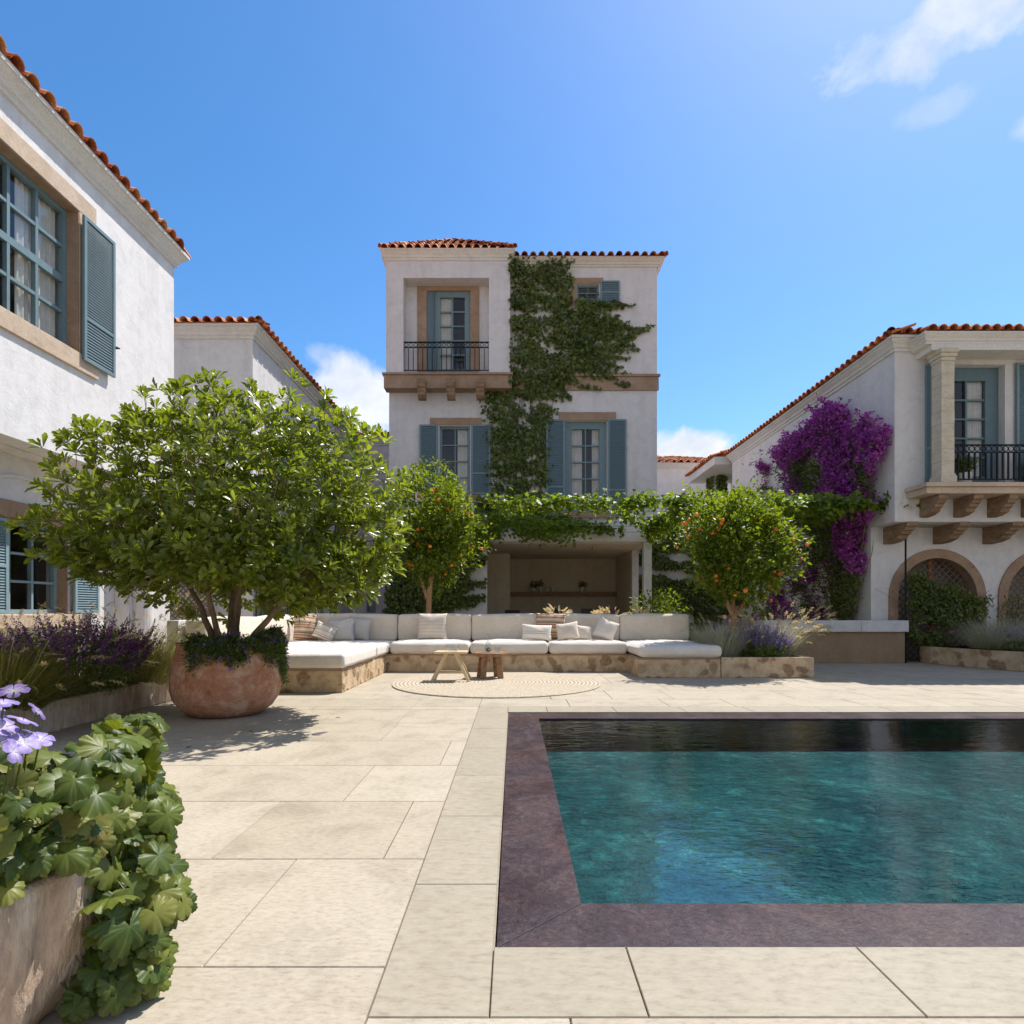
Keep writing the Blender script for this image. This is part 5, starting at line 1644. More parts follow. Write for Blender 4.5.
ivy = thing('ivy', 'dark green ivy climbing the full height of the tall house facade', 'ivy', (.2, 16.2, 0))
n = 26000
xs_ = RNG.uniform(-1.0, 3.4, n); zs_ = RNG.uniform(3.4, 11.0, n)
Q = np.stack([xs_, zs_], axis=1)
k = in_poly(Q + RNG.normal(0, 1, Q.shape) * np.where(RNG.uniform(0, 1, (n, 1)) < .3, .15, .04), ivy_main)
# leaf layers hang in horizontal streaks
dens = vnoise(Q * np.array([1.0, 3.2]), 1.6, 4)
k &= dens * .5 + vnoise(Q * np.array([1.0, 2.4]), 4.2, 44) * .5 + RNG.normal(0, .05, n) > np.where((Q[:, 1] > 7.0) & (Q[:, 1] < 9.3), .31, .43) + .05 * (Q[:, 0] > 1.6)
Q = Q[k]
P = np.stack([Q[:, 0], 16.3 - .03 - RNG.uniform(0, 1, len(Q)) ** 1.5 * (.10 + .18 * vnoise(Q, 1.2, 8)), Q[:, 1]], axis=1)
P[:, 1] = np.where(P[:, 0] < -.06, np.minimum(P[:, 1], np.where(P[:, 2] > 7.2, 15.92, 99)), P[:, 1])
P = P[~((P[:, 0] < -.12) & (P[:, 2] > 7.2))]
stm = MB(); TP = []
for t in tend:
    w3 = []
    pts = [mz(*p) for p in t]
    for a, b in zip(pts[:-1], pts[1:]):
        for i in range(10):
            s = i / 10
            w3.append((a[0] + (b[0] - a[0]) * s, 16.26 + random.uniform(-.01, .01), a[1] + (b[1] - a[1]) * s + random.uniform(-.015, .015)))
    stm.tube(w3, .006, 4, cap=False)
    L_ = len(w3)
    for i, q in enumerate(w3):
        for _ in range(max(3, int(9 * (1 - i / L_) + 2))):
            sp_ = .018 + .07 * (1 - i / L_)
            TP.append((q[0] + random.gauss(0, .06), q[1] - random.uniform(0, .06), q[2] + random.gauss(0, sp_)))
P = np.concatenate([P, np.array(TP)]); n = len(P)
L = Leaves(); L.add(T_ivy(), P, climber_leaves(P, (0, -1, 0), None, 0), RNG.uniform(.045, .11, n)); L.build('leaves', 'lf_ivy', ivy)
for i in range(14):
    x_ = random.uniform(-.5, .9); z_ = 3.5; pts = []
    while z_ < random.uniform(7.5, 10.5):
        pts.append((x_, 16.28, z_)); z_ += .25; x_ += random.uniform(-.09, .09)
        x_ = max(-.05 if z_ > 7 else -.6, min(1.3, x_))
    stm.tube(pts, [.014 * (1 - i_ / len(pts)) + .004 for i_ in range(len(pts))], 4, cap=False)
stm.build('stems', 'bark', ivy, recalc=False)

# second ivy low on the same house, behind the tall orange tree
ivl = thing('ivy', 'dark ivy with sideways runners at the foot of the tall house', 'ivy', (-2.6, 16.2, 0))
poly = [mz(*p) for p in ((387, 560), (400, 540), (440, 520), (485, 510), (487, 560), (470, 575), (470, 590), (455, 600), (450, 650), (385, 650))]
n = 9000
Q = np.stack([RNG.uniform(-3.6, -.7, n), RNG.uniform(0, 4.2, n)], axis=1); Q = Q[in_poly(Q, poly)]; Q = Q[vnoise(Q * [1, 2], 1.8, 2) > .30]
P = np.stack([Q[:, 0], 16.28 - RNG.uniform(0, .28, len(Q)), Q[:, 1]], axis=1)
TP = []; stm = MB()
for t in ([(455, 562), (470, 568), (487, 560)], [(455, 574), (470, 586), (486, 583)], [(450, 596), (470, 599), (485, 597)], [(452, 603), (462, 604), (474, 604)], [(450, 552), (475, 548), (486, 542)]):
    pts = [mz(*p) for p in t]
    w3 = []
    for a, b in zip(pts[:-1], pts[1:]):
        for i in range(8):
            s = i / 8; w3.append((a[0] + (b[0] - a[0]) * s, 16.22, a[1] + (b[1] - a[1]) * s))
    stm.tube(w3, .006, 4, cap=False)
    for q in w3:
        for _ in range(9): TP.append((q[0] + random.gauss(0, .05), q[1] - random.uniform(0, .06), q[2] + random.gauss(0, .045)))
P = np.concatenate([P, np.array(TP)]); n = len(P)
L = Leaves(); L.add(T_ivy(), P, climber_leaves(P, (0, -1, 0), None, 0), RNG.uniform(.06, .11, n)); L.build('leaves', 'lf_ivy', ivl)
stm.build('stems', 'bark', ivl, recalc=False)

# ivy on the garden wall and the far post
ivw = thing('ivy', 'shaded ivy covering the garden wall beside the loggia columns', 'ivy', (5.7, 19.2, 0))
n = 9500
Q = np.stack([RNG.uniform(4.03, 7.44, n), RNG.uniform(0.0, 4.1, n)], axis=1); Q = Q[vnoise(Q * [1, 2.5], 1.5, 12) > .33]
P = np.stack([Q[:, 0], 19.18 - RNG.uniform(0, .22, len(Q)), Q[:, 1]], axis=1); n = len(P)
L = Leaves(); L.add(T_ivy(), P, climber_leaves(P, (0, -1, 0), None, 0), RNG.uniform(.07, .12, n)); L.build('leaves', 'lf_ivy', ivw)
ivp = thing('ivy', 'ivy wrapped round the far loggia post under the eave', 'ivy', (7.7, 21.9, 0))
n = 2600
Q = RNG.uniform(0, 1, (n, 3)); P = np.stack([7.5 + .4 * Q[:, 0], 21.58 - .12 * Q[:, 1], 6.1 * Q[:, 2]], axis=1)
P2 = np.stack([7.48 - .12 * Q[:, 1], 21.6 + .7 * Q[:, 0], 6.1 * Q[:, 2]], axis=1); P = np.concatenate([P[::2], P2[1::2]]); n = len(P)
L = Leaves(); L.add(T_ivy(), P, climber_leaves(P, (-.6, -.8, 0), None, 0), RNG.uniform(.09, .13, n)); L.build('leaves', 'lf_ivy', ivp)

# --- bougainvillea on the side wall x = 7.45
bg = thing('bougainvillea', 'purple bougainvillea climbing the side wall of the arcade house', 'climber', (7.3, 13.5, 0))
up = [(755, 463), (772, 455), (784, 439), (805, 428), (815, 415), (828, 403), (847, 410), (853, 430), (866, 413), (875, 425), (893, 424), (891, 436), (884, 452), (876, 462), (874, 482), (870, 520), (868, 560), (800, 560), (780, 500), (757, 492), (765, 478)]
lo = [(775, 540), (800, 520), (820, 505), (866, 508), (860, 540), (872, 543), (868, 568), (860, 590), (852, 620), (836, 640), (770, 640), (762, 615), (775, 585), (782, 560)]
n = 60000
Yw = RNG.uniform(11.36, 18.5, n); Zw = RNG.uniform(.5, 6.2, n)
dpt = RNG.uniform(0, 1, n) ** 1.4
P = np.stack([XS - .05 - dpt * .38, Yw, Zw], axis=1)
uv = px_of(P) + RNG.normal(0, 1, (n, 2)) * (1.0 + 5.0 * (RNG.uniform(0, 1, (n, 1)) < .25))
k = (in_poly(uv, up) | in_poly(uv, lo)) & ((P[:, 2] > 2.85) | (P[:, 1] > 12.2))
W2 = np.stack([P[:, 1], P[:, 2]], axis=1)
k &= vnoise(W2, 2.2, 31) * .55 + vnoise(W2, 5.5, 32) * .45 >  .445 + .04 * (P[:, 1] > 14.5)
P = P[k]
# loose arching sprays beyond the main mass
edge_ = P[RNG.choice(len(P), 70, replace=False)]
SPR = []
for q in edge_:
    if q[2] < 2.9 and q[1] < 13: continue
    d = np.array([-.25, RNG.normal(0, .5), RNG.uniform(-.1, .9)]); d /= np.linalg.norm(d)
    L0 = RNG.uniform(.25, .55)
    for t in np.linspace(0, 1, 16):
        w_ = q + d * L0 * t + np.array([0, 0, -.22 * t * t * L0])
        SPR.append(w_ + RNG.normal(0, .022, 3))
SPR = np.array(SPR); SPR = SPR[(SPR[:, 0] < XS - .02) & (SPR[:, 1] > 11.4)]
P = np.concatenate([P, SPR])
hue = vnoise(np.stack([P[:, 1], P[:, 2]], axis=1) * 1.0, 1.3, 77)
green = (hue + RNG.normal(0, .05, len(P)) > .55) | (RNG.uniform(0, 1, len(P)) < .20)
Pb = P[~green]; Pg = P[green]
print('bougainvillea', len(Pb), len(Pg))
L = Leaves(); n = len(Pb); L.add(T_bract(), Pb, basis(RNG.normal(0, .8, (n, 3)) + np.array([-1, -.4, .3]), RNG.uniform(0, 6, n)), RNG.uniform(.05, .085, n)); L.build('bracts', 'bract', bg)
L = Leaves(); n = len(Pg); L.add(T_lance(), Pg, basis(RNG.normal(0, .8, (n, 3)) + np.array([-.8, -.2, -.2]), RNG.uniform(0, 6, n)), RNG.uniform(.06, .10, n)); L.build('leaves', 'lf_ivy', bg)
stm = MB()
for i in range(20):
    y_ = 13.0 + random.uniform(-.4, .4); z_ = 0.0; pts = []; dy = random.uniform(-.16, .30)
    while z_ < 5.2 and 11.5 < y_ < 17.4:
        pts.append((XS - .06 - random.uniform(0, .05), y_, z_)); z_ += .25; y_ += dy * min(1, z_ / 2) + random.uniform(-.05, .05)
        P_ = px_of(np.array([[XS - .1, y_, z_]]))
        if z_ > 2.6 and not (in_poly(P_, up)[0] or in_poly(P_, lo)[0]): break
    if len(pts) > 3: stm.tube(pts, [.022 * (1 - j / len(pts)) + .004 for j in range(len(pts))], 5, cap=False)
stm.build('stems', 'bark', bg, recalc=False)

# --- pergola of thin posts and wires, and the vine on it
ZP = 3.25
pg = thing('wire_pergola', 'slim dark pergola posts with taut wires over the bench', 'pergola', (2.2, 13.9, 0))
for x_, y_ in ((7.9, 11.7), (-3.6, 11.7)):
    mb = MB(); mb.tube([(x_, y_, 0), (x_, y_, ZP + .03)], .018, 10); mb.build('post', 'iron', pg)
for y_ in (11.7, 12.7, 13.8, 14.9, 16.0):
    x1_ = 7.9 if y_ < 12 else XS - .002
    x0_ = -3.6
    mb = MB(); mb.tube([(x0_, y_, ZP), ((x0_ + x1_) / 2, y_, ZP - .03), (x1_, y_, ZP)], .005, 6); mb.build('wire', 'iron', pg)
for x_ in (-3.6, 0, 3.6, 7.3):
    mb = MB(); mb.tube([(x_, 11.7, ZP + .008), (x_, 16.24, ZP + .008)], .006, 6); mb.build('wire', 'iron', pg)
vn = thing('grape_vine', 'leafy vine trained along the overhead wires between the two houses', 'vine', (3, 13, 3.2))
VP = []; stm = MB()
def vine_run(p0, p1, dens, spread, droop, seed, lift=.0):
    rr = random.Random(seed)
    p0 = Vector(p0); p1 = Vector(p1); L_ = (p1 - p0).length
    k = int(L_ / .12); pts = []
    for i in range(k + 1):
        t = i / k
        q = p0.lerp(p1, t) + Vector((0, rr.uniform(-.03, .03), .03 * math.sin(t * 30 + seed) + lift))
        pts.append(q)
    stm.tube(pts, .010, 5, cap=False)
    m_ = int(L_ * dens)
    for i in range(m_):
        t = rr.random()
        q = p0.lerp(p1, t)
        f = vnoise(np.array([[t * L_, seed * 3.1]]), 1.9, seed)[0]
        if f < .33: continue
        s = spread * (.5 + f)
        dz = -abs(rr.gauss(0, 1)) * droop * (.25 + f * 1.1) if rr.random() < .65 else abs(rr.gauss(0, .08))
        VP.append((q.x + rr.gauss(0, s * .6), q.y + rr.gauss(0, s), q.z + lift + dz))
vine_run((-.9, 11.7, ZP), (2.0, 11.7, ZP), 260, .10, .11, 1)
vine_run((2.0, 11.7, ZP), (5.4, 11.7, ZP), 620, .18, .15, 2, .03)
vine_run((5.4, 11.7, ZP), (8.1, 11.7, ZP), 520, .15, .13, 3)
vine_run((4.2, 12.7, ZP), (7.3, 12.7, ZP), 500, .25, .20, 4)
vine_run((4.0, 13.8, ZP), (7.3, 13.8, ZP), 480, .28, .25, 5)
vine_run((4.6, 14.9, ZP), (7.3, 14.9, ZP), 420, .28, .25, 6)
vine_run((3.6, 11.7, ZP), (3.3, 14.2, ZP - .12), 380, .10, .18, 7)
vine_run((3.3, 14.2, ZP - .12), (2.2, 12.6, ZP), 150, .07, .10, 8)
vine_run((3.6, 13.0, ZP), (3.7, 16.1, ZP), 300, .12, .22, 18)
vine_run((-.9, 16.0, ZP + .3), (1.5, 16.0, ZP + .3), 900, .10, .30, 9)
vine_run((-1.0, 15.9, ZP + .75), (1.0, 15.95, ZP + .7), 700, .10, .26, 10)
vine_run((1.3, 16.0, ZP + .25), (3.0, 16.0, ZP + .05), 260, .08, .12, 11)
vine_run((-1.2, 14.9, ZP), (1.8, 14.9, ZP), 420, .25, .22, 12)
vine_run((-1.2, 13.8, ZP), (.8, 13.8, ZP), 260, .2, .15, 13)
P = np.array(VP); n = len(P)
L = Leaves(); L.add(T_ivy(), P, climber_leaves(P, (0, -.5, .6), None, 0, .6, .6), RNG.uniform(.07, .125, n)); L.build('leaves', 'lf_vine', vn)
stm.build('stems', 'bark', vn, recalc=False)
# ================================================================== BEDS AND GRASSES
def blade_mesh(L, base, direc, length, width, bend, n=5):
    """vectorised arching blades: base (k,3), direc (k,3) unit start directions"""
    k = len(base)
    t = np.linspace(0, 1, n)
    hor = direc.copy(); hor[:, 2] = 0
    hn = np.linalg.norm(hor, axis=1, keepdims=True); hor = np.where(hn > 1e-6, hor / np.maximum(hn, 1e-6), [1, 0, 0])
    side = np.cross(hor, [0, 0, 1.0])
    C = base[:, None, :] + direc[:, None, :] * (length[:, None] * t[None, :])[:, :, None] + hor[:, None, :] * (bend[:, None] * t[None, :] ** 2 * .5)[:, :, None]
    C[:, :, 2] -= (bend[:, None] * t[None, :] ** 2.2)
    w = width[:, None] * (1 - t[None, :] ** 1.6 * .92)
    A = C + side[:, None, :] * w[:, :, None] / 2; B_ = C - side[:, None, :] * w[:, :, None] / 2
    V = np.stack([A, B_], axis=2).reshape(k, 2 * n, 3)
    L.V.append(V.reshape(-1, 3))
    b = L.n + np.arange(k)[:, None] * 2 * n
    for i in range(n - 1):
        L.F.setdefault(4, []).append(b + np.array([2 * i, 2 * i + 2, 2 * i + 3, 2 * i + 1])[None, :])
    L.n += k * 2 * n
    return C

def grass(name, label, x, y, z, rad, h, nb, mat, plume=None, npl=0, spread=.5, ex=(1, 1), bendk=.45, width=.008, plen=.12, pw=.014, bias=(0, 0)):
    o = thing(name, label, 'ornamental grass', (x, y, z))
    a = RNG.uniform(0, 2 * PI, nb); r = rad * np.sqrt(RNG.uniform(0, 1, nb))
    base = np.stack([x + r * np.cos(a) * ex[0], y + r * np.sin(a) * ex[1], np.full(nb, z)], axis=1)
    tilt = spread * (.25 + r / rad) * RNG.uniform(.4, 1.2, nb)
    d = np.stack([np.cos(a) * np.sin(tilt) + bias[0], np.sin(a) * np.sin(tilt) + bias[1], np.cos(tilt)], axis=1); d += RNG.normal(0, .07, d.shape); d /= np.linalg.norm(d, axis=1, keepdims=True)
    ln = h * RNG.uniform(.55, 1.05, nb)
    L = Leaves(); blade_mesh(L, base, d, ln, np.full(nb, width) * RNG.uniform(.6, 1.3, nb), ln * bendk * RNG.uniform(.3, 1.1, nb), 6); L.build('blades', mat, o)
    if plume:
        a = RNG.uniform(0, 2 * PI, npl); r = rad * np.sqrt(RNG.uniform(0, 1, npl))
        base = np.stack([x + r * np.cos(a) * ex[0], y + r * np.sin(a) * ex[1], np.full(npl, z)], axis=1)
        tilt = spread * 1.05 * (.2 + r / rad) * RNG.uniform(.5, 1.2, npl)
        d = np.stack([np.cos(a) * np.sin(tilt) + bias[0], np.sin(a) * np.sin(tilt) + bias[1], np.cos(tilt)], axis=1); d /= np.linalg.norm(d, axis=1, keepdims=True)
        ln = h * RNG.uniform(.8, 1.2, npl)
        L = Leaves(); C = blade_mesh(L, base, d, ln, np.full(npl, .0065), ln * .35 * RNG.uniform(.4, 1.2, npl), 9)
        e = C[:, -1, :]; pd = C[:, -1, :] - C[:, -2, :]; pd /= np.linalg.norm(pd, axis=1, keepdims=True)
        nb2 = 46
        for j in range(nb2):
            s = j / nb2
            L_ = plen * RNG.uniform(.9, 1.1, npl)
            pos = e + pd * (s * L_)[:, None]; pos[:, 2] -= (s ** 2) * plen * .25
            dd = pd * .75 + RNG.normal(0, .42, pd.shape)
            sz = pw * 2.0 * (math.sin(PI * min(1, .12 + s * .88)) * .7 + .35)
            L.add(T_diamond(), pos, basis(dd, RNG.uniform(0, 6, npl)), np.stack([np.full(npl, sz), np.full(npl, sz * .28), np.full(npl, sz * .3)], axis=1))
        L.build('plumes', plume, o)
    return o

def spikes(name, label, cat, x, y, z, ex, h, ns, leafmat, petmat, sp=.22, fs=.022, leafn=1600, dense=26, tilt=.3, lsz=.05):
    o = thing(name, label, cat, (x, y, z))
    a = RNG.uniform(0, 2 * PI, ns); r = np.sqrt(RNG.uniform(0, 1, ns))
    base = np.stack([x + r * np.cos(a) * ex[0] * .6, y + r * np.sin(a) * ex[1] * .6, np.full(ns, z)], axis=1)
    d = np.stack([np.cos(a) * r * tilt * 1.6, np.sin(a) * r * tilt * 1.2, np.ones(ns)], axis=1) + RNG.normal(0, .06, (ns, 3)); d /= np.linalg.norm(d, axis=1, keepdims=True)
    ln = h * RNG.uniform(.72, 1.05, ns) * (1 - .18 * r ** 2)
    L = Leaves(); C = blade_mesh(L, base, d, ln, np.full(ns, .005), ln * .08, 5); L.build('stems', leafmat, o)
    e = C[:, -1, :]; pd = C[:, -1, :] - C[:, -2, :]; pd /= np.linalg.norm(pd, axis=1, keepdims=True)
    L = Leaves()
    for j in range(dense):
        s = j / dense
        pos = e - pd * ((1 - s) * sp)[..., None] if np.isscalar(s) and False else e - pd * ((1 - s) * sp)
        dd = pd * .5 + RNG.normal(0, .7, pd.shape)
        sz = fs * (1 - .55 * s)
        L.add(T_diamond(), pos, basis(dd, RNG.uniform(0, 6, ns)), np.stack([np.full(ns, sz), np.full(ns, sz * .75), np.full(ns, sz)], axis=1))
    L.build('flower_spikes', petmat, o)
    ii = RNG.integers(0, ns, leafn); tt = RNG.uniform(.12, .80, leafn)
    P = base[ii] + d[ii] * (ln[ii] * tt)[:, None] + RNG.normal(0, .03, (leafn, 3))
    L = Leaves(); L.add(T_lance(), P, basis(RNG.normal(0, .8, (leafn, 3)) + [0, 0, .3], RNG.uniform(0, 6, leafn)), RNG.uniform(.6, 1.2, leafn) * lsz); L.build('foliage', leafmat, o)
    return o

def leafy_mound(name, label, cat, c, r3, n, leafmat, petmat=None, nf=0, lsz=.045, fs=.03, tm=None, seed=1):
    o = thing(name, label, cat, (c[0], c[1], c[2] - r3[2]))
    P = crown_ellipsoid(n, c, r3[0], r3[1], r3[2], r3[2], .35, .3, seed)
    L = Leaves(); L.add(tm or T_lance(), P, basis(P - np.array(c) + RNG.normal(0, .3, P.shape) + [0, 0, .15], RNG.uniform(0, 6, n)), RNG.uniform(.6, 1.2, n) * lsz); L.build('foliage', leafmat, o)
    if nf:
        Q = crown_ellipsoid(nf, c, r3[0] * 1.05, r3[1] * 1.05, r3[2] * 1.08, r3[2] * .9, .06, .3, seed)
        L = Leaves(); L.add(T_bract(), Q, basis(Q - np.array(c) + RNG.normal(0, .2, Q.shape), RNG.uniform(0, 6, nf)), RNG.uniform(.7, 1.2, nf) * fs); L.build('flowers', petmat, o)
    sm = MB()
    for i in range(14):
        p = P[RNG.integers(0, n)]
        sm.tube([(c[0] + random.uniform(-.1, .1) * r3[0], c[1], c[2] - r3[2]), tuple((p + np.array([c[0], c[1], c[2] - r3[2]])) / 2 + RNG.normal(0, .03, 3)), tuple(p)], .006, 4, cap=False)
    sm.build('stems', 'bark', o, recalc=False)
    return o

# bed along the near house
pl = thing('stone_planter', 'long low plastered planter of grasses and dark salvia beside the terracotta pot', 'planter', (-4.7, 5.7, 0))
mb = MB(); t_ = .10
x0, x1, y0, y1, hz = -5.75, -4.0, 4.3, 7.05, .27
mb.box(x0, x1, y0, y0 + t_, 0, hz); mb.box(x0, x1, y1 - t_, y1, 0, hz); mb.box(x1 - t_, x1, y0 + t_ + .001, y1 - t_ - .001, 0, hz); mb.box(x0, x0 + t_, y0 + t_ + .001, y1 - t_ - .001, 0, hz)
mb.build('planter_wall', 'planter_stone', pl, bevel=.015)
mb = MB(); mb.box(x0 + t_ + .001, x1 - t_ - .001, y0 + t_ + .002, y1 - t_ - .002, 0, .225); mb.build('soil', 'soil', pl)
grass('fountain_grass', 'dark olive fountain grass arching over the near end of the plastered planter', -4.42, 4.85, .22, .34, .86, 3400, 'grass_dark', 'plume_dark', 110, .80, (1.3, .9), .5, .007, .15, .013)
grass('fountain_grass', 'dark olive fountain grass behind the first clump, touching the salvia', -4.95, 5.35, .22, .34, 1.0, 3000, 'grass_dark', 'plume_dark', 45, .75, (1.3, .9), .5, .007, .15, .012)
spikes('salvia', 'bushy salvia with dark purple flower spikes between the grasses', 'flowering plant', -4.32, 5.75, .22, (.62, .60), .92, 300, 'lf_low', 'petal_dark', .27, .034, 3600, 36, .36, .055)
grass('fountain_grass', 'pale yellow feathery grass between the salvia and the terracotta pot', -4.28, 6.6, .22, .30, 1.0, 2600, 'grass_pale', 'plume', 130, .60, (1.0, .9), .5, .006, .16, .014)
grass('fountain_grass', 'pale wispy grass by the house wall under the paned window', -5.35, 6.3, .22, .28, .95, 1500, 'grass_pale', 'plume', 20, .5, (1.0, .9), .5, .006, .13, .012)

# planter with lavender and orange tree
pl = thing('stone_planter', 'rubble stone planter at the end of the bench under the round orange tree', 'planter', (4.0, 9.8, 0))
x0, x1, y0, y1, hz = 3.262, 4.72, 9.12, 10.6, .32
mb = MB(); mb.box(x0, x1, y0, y0 + t_, 0, hz); mb.box(x0, x1, y1 - t_, y1, 0, hz); mb.box(x1 - t_, x1, y0 + t_ + .001, y1 - t_ - .001, 0, hz); mb.box(x0, x0 + t_, y0 + t_ + .001, y1 - t_ - .001, 0, hz)
mb.build('planter_wall', 'rubble', pl, bevel=.012)
mb = MB(); mb.box(x0 + t_ + .001, x1 - t_ - .001, y0 + t_ + .002, y1 - t_ - .002, 0, .27); mb.build('soil', 'soil', pl)
grass('feather_grass', 'grey green feathery grass beside the chaise cushion', 3.42, 9.62, .27, .26, .85, 2300, 'grass_silver', 'plume', 30, .40, (1.2, 1), .45, .006, .12, .012)
spikes('lavender', 'violet lavender bush in front of the orange tree trunk', 'flowering plant', 4.02, 9.45, .26, (.50, .30), .66, 190, 'lf_low', 'petal_violet', .20, .032, 2600, 24, .42, .045)
grass('feather_grass', 'tall pale plumed grass at the corner of the rubble planter', 4.40, 9.75, .27, .22, .86, 1800, 'grass_silver', 'plume', 110, .50, (1.1, 1), .34, .006, .17, .020, (.03, 0))
spikes('catmint', 'second violet bush behind the lavender and the trunk', 'flowering plant', 3.98, 10.1, .27, (.48, .30), .80, 110, 'lf_low', 'petal_violet', .20, .030, 1400, 22, .35, .045)

# far planter by the arches
pl = thing('stone_planter', 'rubble planter in front of the arches', 'planter', (9.6, 10.9, 0))
poly = [(8.30, 11.56), (8.80, 9.98), (11.5, 9.2), (13.5, 9.2), (13.5, 11.9), (8.32, 11.9)]
mb = MB(); mb.prism(poly, 0, .335, lambda a, p, q: (p, q, a)); mb.build('planter_wall', 'rubble', pl, bevel=.012)
inner = [(8.45, 11.50), (8.92, 10.10), (11.5, 9.34), (13.3, 9.34), (13.3, 11.75), (8.45, 11.75)]
mb = MB(); mb.prism(inner, .3352, .345, lambda a, p, q: (p, q, a)); mb.build('soil', 'soil', pl)
grass('feather_grass', 'silvery grass clump at the tip of the arcade planter', 9.05, 10.95, .34, .28, .85, 1900, 'grass_silver', 'plume', 30, .75, (1.4, 1), .45, .006, .1, .010)
grass('feather_grass', 'silvery grass behind the lavender by the second arch', 9.75, 11.2, .34, .30, .9, 1900, 'grass_silver', 'plume', 30, .75, (1.4, 1), .45, .006, .1, .010)
spikes('lavender', 'pale violet lavender growing among silver grass near the arches', 'flowering plant', 9.35, 10.65, .34, (.42, .25), .55, 130, 'grass_silver', 'petal_violet', .16, .02, 1500, 20, .45, .04)
leafy_mound('ground_cover_plant', 'low dark leafy plant under the lavender by the arches', 'plant', (9.2, 10.45, .40), (.55, .22, .12), 900, 'lf_ivy', seed=4)
# climbing shrub on the first arch lattice
o = thing('climbing_shrub', 'dark climbing shrub covering the lath gate of the first arch', 'climber', (8.85, 11.95, 0))
n = 15000
Q = np.stack([RNG.uniform(7.85, 9.85, n), RNG.uniform(.15, 2.1, n)], axis=1)
poly = [mz(u, v, 11.95) for u, v in ((905, 655), (902, 630), (914, 610), (898, 600), (903, 583), (912, 572), (922, 578), (935, 590), (945, 578), (960, 572), (975, 583), (980, 600), (972, 620), (962, 640), (945, 655), (925, 662))]
k = in_poly(Q + RNG.normal(0, .04, Q.shape), poly) & (vnoise(Q, 3.2, 6) > .47)
Q = Q[k]; P = np.stack([Q[:, 0], 12.0 - RNG.uniform(0, .4, len(Q)), Q[:, 1]], axis=1); n = len(P)
L = Leaves(); L.add(T_lance(), P, climber_leaves(P, (0, -1, 0), None, 0, .4, .7), RNG.uniform(.06, .10, n)); L.build('leaves', 'lf_ivy', o)
sm = MB()
for i in range(9):
    x_ = 8.8; pts = []
    dx = (i - 4) * .10
    for j in range(9):
        pts.append((x_, 11.95, j * .19)); x_ += dx * (j / 8) + random.uniform(-.03, .03)
    sm.tube(pts, [.014 * (1 - j / 10) for j in range(9)], 4, cap=False)
sm.build('stems', 'bark', o, recalc=False)
leafy_mound('rose_bush', 'sparse leafy sprig leaning on the pier between the arches', 'plant', (9.95, 11.6, .95), (.26, .15, .42), 420, 'lf_ivy', lsz=.07, seed=12)

# balcony plants
def potted(label, x, y, z, h=.28):
    o = thing('potted_plant', label, 'plant', (x, y, z))
    mb = MB(); mb.lathe([(.09, z), (.12, z + .05), (.13, z + .22), (.125, z + .24), (.11, z + .22)], (x, y, 0), 18); mb.build('pot', 'ceramic', o, smooth=True)
    P = crown_ellipsoid(320, (x, y, z + .26 + h * .45), .20, .16, h * .6, h * .5, .5, .3, 3); n = len(P)
    L = Leaves(); L.add(T_lance(), P, basis(P - np.array([x, y, z + .2]) + RNG.normal(0, .2, (n, 3)), RNG.uniform(0, 6, n)), RNG.uniform(.06, .1, n)); L.build('foliage', 'lf_citrus', o)
potted('green plant in a white pot behind the balcony rail next to the square column', 8.60, 11.08, 3.442)
potted('green plant in a white pot farther along the stone balcony', 9.95, 11.08, 3.442, .2)

# dried leaves peeking over the bench
def dry(label, x, y, z, w, k=9):
    o = thing('dried_plant', label, 'dried plant', (x, y, 0))
    sm = MB(); L = Leaves()
    for i in range(k):
        a = random.uniform(-1.1, 1.1)
        tip = (x + w * math.sin(a), y + random.uniform(-.1, .1), z - .14 + .17 * math.cos(a))
        sm.tube([(x, y, 0), (x + w * .15 * math.sin(a), y, z * .6), tip], .006, 4)
        P = np.array([tip] * 3) + RNG.normal(0, .02, (3, 3))
        L.add(T_lance(), P, basis(RNG.normal(0, .35, (3, 3)) + [math.sin(a), 0, .35], RNG.uniform(0, 6, 3)), np.array([.17, .14, .12]))
    sm.build('stems', 'dryleaf', o, recalc=False); L.build('leaves', 'dryleaf', o)
dry('straw coloured dried leaves peeking up behind the brown banded pillow', .86, 11.5, 1.02, .2, 10)
dry('straw coloured dried leaves behind the balanced white pillow', 1.92, 11.5, 1.02, .3, 12)
dry('straw coloured dried leaves in front of the loggia columns', 2.50, 11.5, 1.0, .15, 7)

# ================================================================== NEAR CORNER: GERANIUM POT
GX, GY = -1.74, 1.52
gp_ = thing('stone_pot', 'rough pale stone pot with vertical gouges holding the trailing geranium', 'pot', (GX, GY, 0))
mb = MB(); nseg = 192; prof = [(.52, 0), (.55, .01), (.575, .06), (.585, .11), (.594, .17), (.60, .22), (.604, .27), (.608, .32), (.612, .375), (.60, .392), (.555, .392), (.545, .37), (.54, .30)]
vs = []; fs = []
for j, (r_, z_) in enumerate(prof):
    for k in range(nseg):
        a = 2 * PI * k / nseg
        dn = 1 + (.014 * math.sin(a * 9 + 1.3 * math.sin(a * 4) + z_ * 4) + .012 * math.sin(a * 23 + z_ * 9) + .009 * math.sin(a * 41 - z_ * 6)) * (1 if j < 10 else .2)
        vs.append((GX + r_ * dn * math.cos(a), GY + r_ * dn * math.sin(a), z_))
for j in range(len(prof) - 1):
    for k in range(nseg):
        k2 = (k + 1) % nseg
        fs.append((j * nseg + k, j * nseg + k2, (j + 1) * nseg + k2, (j + 1) * nseg + k))
fs.append(tuple(reversed(range(nseg))))
mb.add(vs, fs); mb.build('pot_body', 'planter_stone', gp_, smooth=True)
